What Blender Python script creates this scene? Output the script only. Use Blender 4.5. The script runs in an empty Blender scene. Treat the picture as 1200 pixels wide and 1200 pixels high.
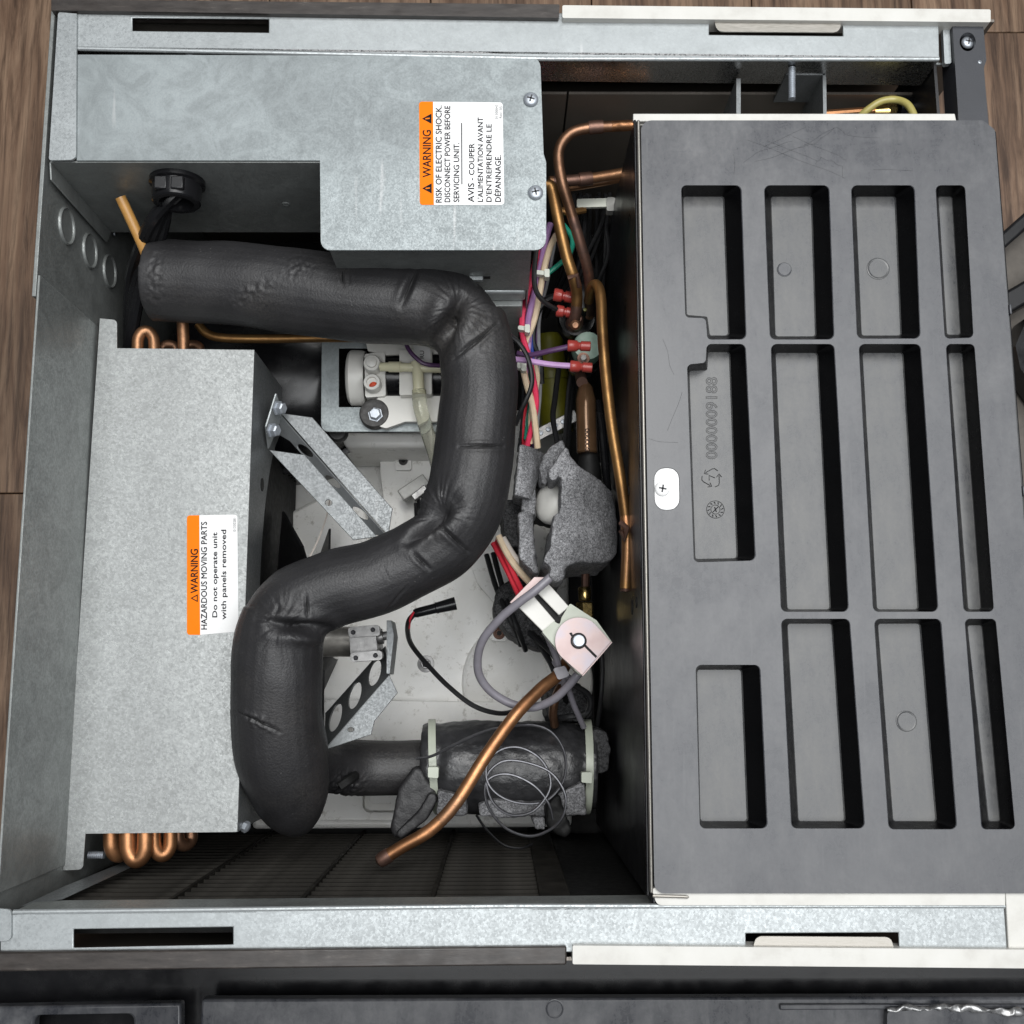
import bpy, bmesh, math, random
import numpy as np
from mathutils import Vector, Matrix, Euler, noise
from mathutils.geometry import delaunay_2d_cdt
random.seed(7)
S = bpy.context.scene
COL = S.collection
R = math.radians
# ------------------------------------------------------------------ camera
F = 1260.0                # focal length in photo pixels (1200 px wide photo)
ZC = 0.66                 # camera height above the rails of the machine (m)
CAMROT = Euler((math.atan(200 / F), 0, 0)).to_matrix() @ Euler((0, math.atan(-14 / F), 0)).to_matrix() @ Euler((0, 0, R(-0.18))).to_matrix()
CAMPOS = Vector((0, 0, ZC))
cam = bpy.data.cameras.new('camera')
cam.lens = F / 1200 * 36; cam.sensor_width = 36; cam.clip_start = 0.01; cam.clip_end = 50
camo = bpy.data.objects.new('camera', cam); COL.objects.link(camo)
camo.matrix_world = Matrix.Translation(CAMPOS) @ CAMROT.to_4x4()
S.camera = camo
S.render.resolution_x = S.render.resolution_y = 1024
# ------------------------------------------------------------------ light
W = bpy.data.worlds.new('World'); S.world = W; W.use_nodes = True
W.node_tree.nodes['Background'].inputs[0].default_value = (0.80, 0.86, 0.95, 1)
W.node_tree.nodes['Background'].inputs[1].default_value = 0.11
def area(name, loc, target, sx, sy, power, col=(1, 1, 1)):
    l = bpy.data.lights.new(name, 'AREA'); l.shape = 'RECTANGLE'; l.size = sx; l.size_y = sy; l.energy = power; l.color = col
    o = bpy.data.objects.new(name, l); COL.objects.link(o); o.location = loc
    o.rotation_euler = (Vector(target) - Vector(loc)).to_track_quat('-Z', 'Y').to_euler()
    return o
area('ceiling_light', (0.42, 0.34, 2.0), (0.42, 0.34, 0), 2.2, 2.2, 80, (0.975, 0.99, 1.0))
area('ceiling_lamp', (0.05, 0.62, 1.8), (0.0, 0.1, 0), 0.35, 0.35, 7, (1.0, 0.97, 0.92))
S.view_settings.view_transform = 'Standard'
S.view_settings.look = 'None'
S.view_settings.exposure = -0.04
S.view_settings.gamma = 1
# ------------------------------------------------------------------ pixel helpers (place real points at real depths)
def P(x, y, z=0.0):
    d = CAMROT @ Vector(((x - 600) / F, -(y - 600) / F, -1))
    t = (z - ZC) / d.z
    return CAMPOS + d * t
def PX(x, y, X):
    d = CAMROT @ Vector(((x - 600) / F, -(y - 600) / F, -1)); return CAMPOS + d * (X / d.x)
def PY(x, y, Y):
    d = CAMROT @ Vector(((x - 600) / F, -(y - 600) / F, -1)); return CAMPOS + d * (Y / d.y)
def px(n, z): return n * (ZC - z) / F
# ------------------------------------------------------------------ mesh builder
def fillet(pts, r, n=5):
    out = []; N = len(pts)
    for i, p in enumerate(pts):
        rr = r[i] if isinstance(r, (list, tuple)) else r
        p = Vector((p[0], p[1])); a = Vector(pts[i - 1][:2]); b = Vector(pts[(i + 1) % N][:2])
        if rr <= 0: out.append((p.x, p.y)); continue
        u = (a - p); v = (b - p); lu, lv = u.length, v.length; u.normalize(); v.normalize()
        ang = u.angle(v); 
        if abs(ang - math.pi) < 0.02: out.append((p.x, p.y)); continue
        d = min(rr / math.tan(ang / 2), lu * .48, lv * .48); q = d * math.tan(ang / 2)
        c = p + (u + v).normalized() * (q / math.sin(ang / 2))
        s = p + u * d - c; e = p + v * d - c
        a0 = math.atan2(s.y, s.x); a1 = math.atan2(e.y, e.x); da = (a1 - a0 + math.pi) % (2 * math.pi) - math.pi
        for k in range(n + 1):
            t = a0 + da * k / n; out.append((c.x + q * math.cos(t), c.y + q * math.sin(t)))
    return out
def ell(cx, cy, rx, ry, n=24, rot=0):
    c, s = math.cos(rot), math.sin(rot); o = []
    for k in range(n):
        a = 2 * math.pi * k / n; u, v = rx * math.cos(a), ry * math.sin(a); o.append((cx + u * c - v * s, cy + u * s + v * c))
    return o
def crom(pts, sub):
    pts = [Vector(p) for p in pts]; o = []
    if len(pts) == 2: return [pts[0].lerp(pts[1], k / sub) for k in range(sub + 1)]
    for i in range(len(pts) - 1):
        p0 = pts[i - 1] if i else pts[0] * 2 - pts[1]; p1, p2 = pts[i], pts[i + 1]
        p3 = pts[i + 2] if i + 2 < len(pts) else p2 * 2 - p1
        for k in range(sub):
            t = k / sub
            o.append(.5 * ((2 * p1) + (p2 - p0) * t + (2 * p0 - 5 * p1 + 4 * p2 - p3) * t * t + (3 * p1 - p0 - 3 * p2 + p3) * t ** 3))
    o.append(pts[-1]); return o
def inside(p, poly):
    c = False; n = len(poly); x, y = p
    for i in range(n):
        x0, y0 = poly[i]; x1, y1 = poly[i - 1]
        if (y0 > y) != (y1 > y) and x < (x1 - x0) * (y - y0) / (y1 - y0) + x0: c = not c
    return c
def tessellate_polygon(loops):
    o = loops[0][0]; nn = Vector((0, 0, 0))
    for i, v in enumerate(loops[0]): nn += (v - o).cross(loops[0][(i + 1) % len(loops[0])] - o)
    nn.normalize(); u = nn.orthogonal().normalized(); w = nn.cross(u)
    L = [[Vector(((v - o).dot(u), (v - o).dot(w))) * 1000 for v in l] for l in loops]; pts = [p for l in L for p in l]; ed = []; b = 0
    for l in L: m = len(l); ed += [(b + i, b + (i + 1) % m) for i in range(m)]; b += m
    vs, es, fs, ov, oe, of = delaunay_2d_cdt(pts, ed, [], 1, 1e-6); out = []
    for f in fs:
        c = (vs[f[0]] + vs[f[1]] + vs[f[2]]) / 3
        if inside(c, L[0]) and not any(inside(c, h) for h in L[1:]): out.append(tuple(ov[i][0] if ov[i] else 0 for i in f))
    return out
class MB:
    def __init__(s): s.v = []; s.f = []; s.m = []; s.cur = 0
    def add(s, vs, fs):
        b = len(s.v); s.v += [Vector(v) for v in vs]; s.f += [tuple(i + b for i in f) for f in fs]; s.m += [s.cur] * len(fs); return s
    def slab(s, top, vec, holes=()):
        """planar outline(s) (world points) extruded along vec"""
        loops = [list(map(Vector, top))] + [list(map(Vector, h)) for h in holes]; vec = Vector(vec)
        allv = [v for l in loops for v in l]; n = len(allv)
        tris = [tuple(t) for t in tessellate_polygon(loops)] if (holes or len(top) > 4) else [tuple(range(len(top)))]
        fs = list(tris) + [tuple(i + n for i in reversed(t)) for t in tris]; b = 0
        for l in loops:
            m = len(l); fs += [(b + i, b + n + i, b + n + (i + 1) % m, b + (i + 1) % m) for i in range(m)]; b += m
        return s.add(allv + [v + vec for v in allv], fs)
    def plate(s, pts, z, th, holes=()):
        """pixel outline at height z, thickness th downwards"""
        return s.slab([P(x, y, z) for x, y in pts], (0, 0, -th), [[P(x, y, z) for x, y in h] for h in holes])
    def box(s, a, b):
        x0, y0, z0 = (min(a[i], b[i]) for i in range(3)); x1, y1, z1 = (max(a[i], b[i]) for i in range(3))
        return s.add([(x0, y0, z0), (x1, y0, z0), (x1, y1, z0), (x0, y1, z0), (x0, y0, z1), (x1, y0, z1), (x1, y1, z1), (x0, y1, z1)],
                     [(3, 2, 1, 0), (4, 5, 6, 7), (0, 1, 5, 4), (1, 2, 6, 5), (2, 3, 7, 6), (3, 0, 4, 7)])
    def obox(s, c, ax, ay, az):
        c, ax, ay, az = map(Vector, (c, ax, ay, az)); vs = [c + ax * i + ay * j + az * k for k in (-1, 1) for j in (-1, 1) for i in (-1, 1)]
        return s.add(vs, [(0, 2, 3, 1), (4, 5, 7, 6), (0, 1, 5, 4), (1, 3, 7, 5), (3, 2, 6, 7), (2, 0, 4, 6)])
    def tube(s, path, r, n=10, cap=True):
        path = [Vector(p) for p in path]; N = len(path); rs = r if isinstance(r, (list, tuple)) else [r] * N
        T = [(path[min(i + 1, N - 1)] - path[max(i - 1, 0)]).normalized() for i in range(N)]
        up = Vector((0, 0, 1)) if abs(T[0].z) < .9 else Vector((1, 0, 0)); nrm = (up - T[0] * up.dot(T[0])).normalized(); vs = []
        for i in range(N):
            nrm = (nrm - T[i] * nrm.dot(T[i])).normalized(); bn = T[i].cross(nrm)
            for k in range(n):
                a = 2 * math.pi * k / n; vs.append(path[i] + (nrm * math.cos(a) + bn * math.sin(a)) * rs[i])
        fs = [(i * n + k, i * n + (k + 1) % n, (i + 1) * n + (k + 1) % n, (i + 1) * n + k) for i in range(N - 1) for k in range(n)]
        if cap: fs += [tuple(range(n - 1, -1, -1)), tuple((N - 1) * n + k for k in range(n))]
        return s.add(vs, fs)
    def lathe(s, c, axis, prof, n=24):
        """prof: list of (distance along axis, radius)"""
        c = Vector(c); ax = Vector(axis).normalized(); u = ax.orthogonal().normalized(); w = ax.cross(u); vs = []; N = len(prof)
        for h, r in prof:
            for k in range(n):
                a = 2 * math.pi * k / n; vs.append(c + ax * h + (u * math.cos(a) + w * math.sin(a)) * r)
        fs = [(i * n + k, i * n + (k + 1) % n, (i + 1) * n + (k + 1) % n, (i + 1) * n + k) for i in range(N - 1) for k in range(n)]
        fs += [tuple(range(n - 1, -1, -1)), tuple((N - 1) * n + k for k in range(n))]
        return s.add(vs, fs)
def link_mesh(name, me, mat, parent=None, label=None, cat=None, group=None, kind=None, bevel=0, ang=35, seg=2):
    me.validate()
    n = len(me.vertices); co = np.empty(n * 3); me.vertices.foreach_get('co', co); co = co.reshape(-1, 3)
    lo, hi = co.min(0), co.max(0); c = np.array([(lo[0] + hi[0]) / 2, (lo[1] + hi[1]) / 2, lo[2]]); co -= c
    me.vertices.foreach_set('co', co.ravel())
    for m in (mat if isinstance(mat, (list, tuple)) else [mat]): me.materials.append(m)
    me.polygons.foreach_set('use_smooth', [True] * len(me.polygons)); me.set_sharp_from_angle(angle=R(ang)); me.update()
    o = bpy.data.objects.new(name, me); COL.objects.link(o); o.location = Vector(c)
    if bevel:
        b = o.modifiers.new('bevel', 'BEVEL'); b.width = bevel; b.segments = seg; b.limit_method = 'ANGLE'; b.angle_limit = R(40); b.harden_normals = False
    put(o, parent); tag(o, label, cat, group, kind); return o
WORLD = {}
def put(o, parent):
    if parent is not None:
        o.parent = parent; o.matrix_parent_inverse = Matrix.Translation(-WORLD[parent.name])
    WORLD[o.name] = Vector(o.location)
def tag(o, label=None, cat=None, group=None, kind=None):
    for k, v in (('label', label), ('category', cat), ('group', group), ('kind', kind)):
        if v: o[k] = v
def build(name, mb, mat, parent=None, label=None, cat=None, group=None, kind=None, bevel=0, ang=35, seg=2):
    me = bpy.data.meshes.new(name); me.from_pydata([tuple(v) for v in mb.v], [], mb.f)
    if any(mb.m): me.polygons.foreach_set('material_index', mb.m)
    bm = bmesh.new(); bm.from_mesh(me); bmesh.ops.recalc_face_normals(bm, faces=bm.faces); bm.to_mesh(me); bm.free()
    return link_mesh(name, me, mat, parent, label, cat, group, kind, bevel, ang, seg)
def thing(name, loc, label, cat, group=None):
    o = bpy.data.objects.new(name, None); COL.objects.link(o); o.empty_display_size = .02; o.location = Vector(loc); WORLD[o.name] = Vector(loc)
    tag(o, label, cat, group); return o
def path(pts, sub=8): return crom([P(*p) for p in pts], sub)
def tubepx(name, pts, rpx, mat, parent=None, label=None, cat=None, group=None, n=10, sub=8, kind=None):
    z = sum(p[2] for p in pts) / len(pts)
    return build(name, MB().tube(path(pts, sub), px(rpx, z), n), mat, parent, label, cat, group, kind)
def remesh(mb, voxel, smooth=6, fac=.5):
    me = bpy.data.meshes.new('tmp'); me.from_pydata([tuple(v) for v in mb.v], [], mb.f)
    bm = bmesh.new(); bm.from_mesh(me); bmesh.ops.recalc_face_normals(bm, faces=bm.faces); bm.to_mesh(me); bm.free()
    o = bpy.data.objects.new('tmp', me); COL.objects.link(o)
    r = o.modifiers.new('r', 'REMESH'); r.mode = 'VOXEL'; r.voxel_size = voxel
    if smooth: s = o.modifiers.new('s', 'SMOOTH'); s.iterations = smooth; s.factor = fac
    dg = bpy.context.evaluated_depsgraph_get(); out = bpy.data.meshes.new_from_object(o.evaluated_get(dg))
    bpy.data.objects.remove(o); bpy.data.meshes.remove(me); return out
def textmesh(s, outline=0.0, res=3):
    c = bpy.data.curves.new('t', 'FONT'); c.body = s; c.resolution_u = res; c.size = 1; c.offset = 0
    if outline: c.fill_mode = 'NONE'; c.bevel_depth = outline; c.bevel_resolution = 1
    o = bpy.data.objects.new('t', c); COL.objects.link(o)
    dg = bpy.context.evaluated_depsgraph_get(); me = bpy.data.meshes.new_from_object(o.evaluated_get(dg))
    v = [tuple(q.co) for q in me.vertices]; f = [tuple(p.vertices) for p in me.polygons]
    bpy.data.objects.remove(o); bpy.data.curves.remove(c); bpy.data.meshes.remove(me); return v, f
def text_up(mb, s, rect, z, outline=0.0, bold=0.0, h=0):
    """lettering that reads upwards in the photo, fitted to a pixel rectangle x0,y0,x1,y1 at height z"""
    v, f = textmesh(s, outline); a = np.array(v); lo, hi = a.min(0), a.max(0); x0, y0, x1, y1 = rect; out = []
    for q in v:
        u = (q[0] - lo[0]) / (hi[0] - lo[0]); w = (q[1] - lo[1]) / (hi[1] - lo[1])
        p = P(x1 + (x0 - x1) * w, y1 + (y0 - y1) * u, z); p.z += q[2] * h; out.append(p)
    mb.add(out, f)
    if bold:                                  # heavier strokes: the same outline shifted a hair
        s = px(bold, z)
        for k, (dx, dy) in enumerate(((-s, 0), (s, 0), (0, s), (0, -s))): mb.add([p + Vector((dx, dy, -.00002 * (k + 1))) for p in out], f)
# ------------------------------------------------------------------ materials
MATS = {}
class N:
    def __init__(s, name):
        s.m = bpy.data.materials.new(name); s.m.use_nodes = True; s.t = s.m.node_tree; s.b = s.t.nodes['Principled BSDF']
        s.co = s.t.nodes.new('ShaderNodeTexCoord').outputs['Object']; MATS[name] = s.m
    def n(s, t, **kw):
        k = s.t.nodes.new('ShaderNode' + t)
        for a, v in kw.items(): setattr(k, a, v)
        return k
    def l(s, a, b): s.t.links.new(a, b)
    def mapping(s, sc=(1, 1, 1), rot=(0, 0, 0)):
        m = s.n('Mapping'); m.inputs['Scale'].default_value = sc; m.inputs['Rotation'].default_value = rot; s.l(s.co, m.inputs['Vector']); return m.outputs[0]
    def noise(s, scale, detail=3, rough=.55, vec=None, dist=0):
        k = s.n('TexNoise'); k.inputs['Scale'].default_value = scale; k.inputs['Detail'].default_value = detail; k.inputs['Roughness'].default_value = rough
        k.inputs['Distortion'].default_value = dist; s.l(vec or s.co, k.inputs['Vector']); return k.outputs['Fac']
    def vor(s, scale, feature='F1', out='Distance', vec=None, rand=1):
        k = s.n('TexVoronoi', feature=feature); k.inputs['Scale'].default_value = scale; k.inputs['Randomness'].default_value = rand; s.l(vec or s.co, k.inputs['Vector']); return k.outputs[out]
    def ramp(s, fac, stops, interp='LINEAR'):
        k = s.n('ValToRGB'); cr = k.color_ramp; cr.interpolation = interp
        while len(cr.elements) < len(stops): cr.elements.new(.5)
        for e, (p, c) in zip(cr.elements, stops): e.position = p; e.color = (c, c, c, 1) if isinstance(c, (int, float)) else (*c, 1)
        s.l(fac, k.inputs[0]); return k.outputs[0]
    def mix(s, a, b, fac=.5, mode='MIX'):
        k = s.n('Mix', data_type='RGBA', blend_type=mode)
        for sock, v in ((k.inputs[0], fac), (k.inputs[6], a), (k.inputs[7], b)):
            if isinstance(v, (int, float)): sock.default_value = v if sock == k.inputs[0] else (v, v, v, 1)
            elif isinstance(v, tuple): sock.default_value = (*v, 1)
            else: s.l(v, sock)
        return k.outputs[2]
    def math(s, op, a, b=0.0):
        k = s.n('Math', operation=op)
        for i, v in ((0, a), (1, b)):
            if isinstance(v, (int, float)): k.inputs[i].default_value = v
            else: s.l(v, k.inputs[i])
        return k.outputs[0]
    def set(s, **kw):
        for k, v in kw.items():
            i = s.b.inputs[{'col': 'Base Color', 'rough': 'Roughness', 'metal': 'Metallic', 'spec': 'Specular IOR Level', 'ior': 'IOR', 'trans': 'Transmission Weight', 'coat': 'Coat Weight'}[k]]
            if isinstance(v, tuple): i.default_value = (*v, 1)
            elif isinstance(v, (int, float)): i.default_value = v
            else: s.l(v, i)
        return s
    def bump(s, h, strength=.3, dist=.001, prev=None):
        k = s.n('Bump'); k.inputs['Strength'].default_value = strength; k.inputs['Distance'].default_value = dist; s.l(h, k.inputs['Height'])
        if prev: s.l(prev, k.inputs['Normal'])
        s.l(k.outputs[0], s.b.inputs['Normal']); return k.outputs[0]
def plain(name, col, rough=.5, metal=0, spec=.5, var=.12, scale=120, bump=.0, bscale=900):
    m = N(name); f = m.noise(scale, 4); c = m.ramp(f, [(.3, tuple(x * (1 - var) for x in col)), (.7, tuple(min(1, x * (1 + var)) for x in col))])
    r = m.ramp(m.noise(scale * 1.7, 4), [(.3, max(0, rough - .06)), (.7, min(1, rough + .08))]); m.set(col=c, rough=r, metal=metal, spec=spec)
    if bump: m.bump(m.noise(bscale, 3), bump, .0006)
    return m.m
def galv(name, base, spangle, scale, rough=.42, cloud=.25, metal=.85, tint=(1, 1, 1)):
    m = N(name); dv = m.n('Mix', data_type='VECTOR'); nz = m.n('TexNoise'); nz.inputs['Scale'].default_value = scale * 1.3; nz.inputs['Detail'].default_value = 2; m.l(m.co, nz.inputs['Vector'])
    dv.inputs[0].default_value = .004 * 260 / scale; m.l(m.co, dv.inputs[4]); m.l(nz.outputs['Color'], dv.inputs[5]); vec = dv.outputs[1]
    cell = m.n('TexVoronoi', feature='SMOOTH_F1'); cell.inputs['Scale'].default_value = scale; cell.inputs['Smoothness'].default_value = .25; m.l(vec, cell.inputs['Vector'])
    g = m.n('SeparateColor'); m.l(cell.outputs['Color'], g.inputs[0])
    n1 = m.noise(scale * .95, 2, .5, dist=1.4); curl = m.ramp(n1, [(.455, 0.0), (.49, 1.0), (.505, 1.0), (.535, 0.0)]); msk = m.ramp(m.noise(scale * .42, 2), [(.42, 0.0), (.60, 1.0)])
    sp0 = m.ramp(g.outputs[0], [(.1, base * (1 - spangle * .55)), (.9, base * (1 + spangle * .55))])
    sp = m.mix(sp0, base * (1 + spangle * 3.2), m.math('MULTIPLY', m.math('MULTIPLY', curl, msk), .85))
    cl = m.ramp(m.noise(9, 5, .6), [(.32, 1 - cloud), (.68, 1.0)]); sm1 = m.noise(130, 3, .6, m.mapping((1, .06, .06), (.3, .2, .5))); smr = m.ramp(sm1, [(.66, 0.0), (.72, .35)])
    st = m.ramp(m.noise(38, 6, .7, dist=1.5), [(.4, 1 - cloud * .6), (.58, 1.0)])
    c = m.mix(m.mix(sp, cl, 1, 'MULTIPLY'), st, 1, 'MULTIPLY'); c = m.mix(c, tint, 1, 'MULTIPLY'); c = m.mix(c, min(1, base * 1.45), m.math('MULTIPLY', smr, m.ramp(m.noise(14, 2), [(.5, 0.0), (.6, 1.0)])))
    r = m.ramp(g.outputs[1], [(.1, rough - .1), (.9, rough + .12)]); m.set(col=c, rough=r, metal=metal)
    wp = m.bump(m.noise(5, 2), .25, .006); m.bump(m.noise(scale * 2.5, 3), .06, .0004, wp); return m.m
galv('galvanised_spangle', .335, .20, 760, .50, .10, .55, (.975, 1.01, 1.0))
galv('galvanised_sheet', .42, .06, 800, .46, .14, .55, (.94, 1.0, 1.015))
galv('galvanised_cover', .37, .012, 1100, .58, .30, .55, (.91, 1.0, 1.02))
galv('galvanised_wall', .33, .05, 900, .48, .30, .5, (.96, 1.01, .985))
galv('galvanised_bracket', .22, .05, 1000, .48, .2, .6, (.95, 1.0, 1.02))
m = N('brown_trim'); a = m.noise(60, 6, .7, m.mapping((1, 6, 1))); m.set(col=m.ramp(a, [(.35, (.022, .018, .016)), (.62, (.045, .038, .034)), (.75, (.13, .115, .10))]), rough=m.ramp(m.noise(90, 4), [(.3, .3), (.7, .5)])); m.bump(a, .15, .0005)
m = N('cream_paint'); a = m.noise(40, 6, .65); m.set(col=m.ramp(a, [(.25, (.46, .445, .41)), (.5, (.56, .55, .515)), (.8, (.60, .59, .56))]), rough=.38)
m = N('brushed_steel'); a = m.noise(160, 3, .6, m.mapping((1, 14, 14))); m.set(col=m.ramp(a, [(.3, (.27, .255, .225)), (.7, (.38, .36, .33))]), rough=m.ramp(a, [(.3, .32), (.7, .46)]), metal=.7)
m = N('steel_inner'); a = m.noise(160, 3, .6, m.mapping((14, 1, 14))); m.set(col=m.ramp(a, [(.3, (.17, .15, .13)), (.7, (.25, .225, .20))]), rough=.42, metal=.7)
# black moulded lid plastic: grey bloom with broad pale reflections painted in, smears, scuffs
def lidmat(name, lo, hi, rough):
    m = N(name); big = m.noise(11, 6, .62, dist=1.2); fine = m.noise(70, 6, .72, m.mapping((1, .35, 1), (0, 0, .15))); sc = m.noise(300, 2, .5, m.mapping((1, .05, 1), (0, 0, .9)))
    f = m.mix(m.ramp(big, [(.40, 0.0), (.62, 1.0)]), m.ramp(fine, [(.42, 0.0), (.60, 1.0)]), .40)
    scr = m.ramp(sc, [(.68, 0.0), (.72, 1.0)]); sc2 = m.noise(240, 2, .5, m.mapping((.05, 1, 1), (0, 0, .5))); scr2 = m.math('MULTIPLY', m.ramp(sc2, [(.70, 0.0), (.73, 1.0)]), m.ramp(m.noise(18, 2), [(.5, 0.0), (.6, 1.0)]))
    mott = m.ramp(m.noise(190, 5, .75, dist=.8), [(.36, 0.0), (.66, 1.0)]); spk = m.math('MULTIPLY', m.ramp(m.vor(170), [(.04, 1.0), (.09, 0.0)]), m.ramp(m.noise(30, 2), [(.52, 0.0), (.62, 1.0)]))
    f2 = m.mix(m.mix(f, mott, .26), 1.0, m.math('MULTIPLY', scr, .28)); f2 = m.mix(f2, 0.0, m.math('MULTIPLY', scr2, .45)); f2 = m.mix(f2, 1.0, m.math('MULTIPLY', spk, .7))
    m.set(col=m.ramp(f2, [(0, lo), (1, hi)]), rough=m.ramp(f2, [(0, rough - .09), (1, rough + .14)]), spec=.5)
    b = m.bump(fine, .05, .0006); m.bump(m.noise(26, 2), .10, .002, b); return m.m
lidmat('lid_plastic', (.018, .020, .027), (.112, .113, .118), .32)
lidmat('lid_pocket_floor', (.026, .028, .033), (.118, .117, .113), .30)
plain('pocket_shade_scratch_black', (.003, .003, .0035), .3, spec=.15)  # lid plastic blackened to paint in the pocket walls' dark reflections; also colours scratches
plain('black_plastic', (.009, .009, .010), .35, scale=60)
plain('black_gloss', (.008, .008, .009), .22, scale=40, spec=.35)
plain('louvre_plastic', (.024, .022, .019), .7, scale=60, spec=.1, var=.4)
galv('galvanised_gloss', .42, .02, 1100, .30, .2, 1.0, (1, 1, 1))
plain('beige_board', (.10, .088, .075), .6)
plain('foam_skin', (.030, .030, .032), .36, scale=90, var=.35, bump=.8, bscale=300, spec=.6)
plain('divider_plastic', (.009, .0095, .012), .33, scale=25, var=.3)
plain('matte_black', (.008, .008, .008), .6, spec=.3)
plain('corner_bracket_paint', (.030, .032, .038), .45, scale=40, bump=.1)
plain('rubber', (.018, .018, .018), .55, bump=.2)
plain('rubber_dusty', (.05, .048, .046), .6, scale=200, var=.5, bump=.2)
m = N('pan_plastic'); a = m.noise(14, 6, .68, dist=.6); d = m.noise(75, 6, .75)
c = m.mix(m.ramp(a, [(.3, (.74, .73, .69)), (.6, (.84, .835, .81))]), m.ramp(d, [(.30, (.30, .27, .22)), (.44, 1.0)]), .75, 'MULTIPLY'); m.set(col=c, rough=.42)
plain('white_plastic', (.68, .67, .63), .4, scale=60, var=.04)
plain('white_tie', (.66, .68, .60), .38, scale=60, var=.05)
plain('cream_tie', (.44, .47, .39), .38, scale=60, var=.05)
plain('zinc', (.40, .43, .47), .42, .6, scale=200, var=.1)
plain('cast_metal', (.36, .355, .35), .45, .7, scale=160, var=.25, bump=.15)
plain('motor_can', (.30, .285, .26), .4, .6, scale=90, var=.3)
m = N('pink_zinc'); a = m.noise(50, 3, .5); m.set(col=m.ramp(a, [(.3, (.29, .22, .213)), (.5, (.33, .262, .255)), (.7, (.29, .268, .30))]), rough=.42, metal=.6)
plain('brass', (.75, .55, .22), .25, 1, scale=150, var=.15)
def copper(name, hi, lo, dark, amt=.5, rough=.3):
    m = N(name); a = m.noise(90, 6, .7); b = m.noise(330, 4, .7)
    tz = m.ramp(m.noise(26, 3, .6), [(.42, 0.0), (.62, .75)]); c = m.mix(m.mix(m.ramp(a, [(.3, lo), (.6, hi)]), tuple(x * .45 for x in lo), tz), dark, m.ramp(b, [(.55 + .12 * (1 - amt), 0.0), (.75, amt)])); m.set(col=c, rough=m.ramp(a, [(.3, rough + .14), (.7, rough)]), metal=.85); m.bump(b, .08, .0005); return m.m
copper('copper_tube', (.42, .225, .12), (.28, .145, .08), (.09, .052, .036), .8, .38)
copper('copper_bright', (.52, .26, .125), (.38, .175, .08), (.16, .075, .042), .65, .36)
copper('copper_brown', (.30, .165, .10), (.19, .10, .06), (.06, .038, .028), .7, .36)
copper('copper_yellow', (.40, .225, .085), (.30, .155, .06), (.12, .065, .035), .6, .38)
copper('copper_joint', (.27, .15, .11), (.14, .09, .075), (.06, .045, .04), .8, .42)
plain('tan_tube', (.44, .23, .065), .35, scale=80, var=.15)
plain('drier_lacquer', (.15, .085, .045), .16, .5, scale=40, var=.3)
plain('olive_tube', (.36, .31, .10), .35, scale=80, var=.15)
plain('yellow_part', (.13, .125, .008), .45, scale=60, var=.2)
plain('teal_epoxy', (.16, .26, .20), .35, scale=150, var=.2)
m = N('red_terminal'); m.set(col=(.40, .055, .045), rough=.28, trans=.08, ior=1.45)
m = N('clear_tube'); m.set(col=(.90, .90, .78), rough=.12, trans=.85, ior=1.3)
m = N('amber_fitting'); m.set(col=(.80, .77, .55), rough=.25, trans=.25, ior=1.4)
for nm, c in dict(wire_pink=(.80, .05, .12), wire_red=(.62, .03, .05), wire_purple=(.36, .20, .42), wire_lilac=(.50, .30, .55), wire_cream=(.76, .60, .42), wire_white=(.66, .60, .55), wire_green=(.02, .30, .20), wire_blue=(.03, .06, .32), wire_black=(.012, .012, .013), wire_violet=(.09, .04, .11), cable_grey=(.20, .19, .215), wire_grey=(.25, .25, .26), connector_grey=(.33, .33, .31)).items():
    plain(nm, c, .36, scale=200, var=.08)
plain('capillary', (.14, .14, .15), .38, .9, scale=200, var=.1)
plain('label_white', (.76, .76, .755), .6, scale=30, var=.03, spec=.2)
plain('label_orange', (.80, .185, .003), .6, scale=30, var=.03, spec=.12)
plain('print_black', (.010, .009, .014), .7, spec=.1); plain('print_grey', (.07, .07, .075), .6, spec=.2)
plain('red_plug', (.50, .06, .02), .5, scale=500, var=.4)
plain('tape', (.30, .30, .30), .3, .6, scale=300, var=.6)
# foam hose: smooth rubber skin with fine pores and creases
m = N('foam_hose'); a = m.noise(700, 3, .6); b = m.noise(28, 5, .6); dst = m.ramp(m.noise(9, 3), [(.52, 0.0), (.72, 1.0)])
dots = m.ramp(m.vor(240), [(.05, 1.0), (.12, 0.0)]); c = m.mix(m.ramp(b, [(.3, (.014, .0137, .0148)), (.7, (.026, .0252, .0268))]), (.085, .078, .07), m.math('MULTIPLY', dst, m.ramp(a, [(.4, .1), (.7, .7)])))
c = m.mix(c, (.15, .145, .14), m.math('MULTIPLY', dots, m.ramp(m.noise(40, 2), [(.5, 0.0), (.7, .6)]))); m.set(col=c, rough=m.ramp(a, [(.3, .42), (.7, .58)]), spec=.5)
k = m.bump(a, .34, .0009); k = m.bump(m.noise(120, 4, .6, m.mapping((1, 1.5, 1), (0, 0, .6))), .08, .0014, k)
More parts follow.
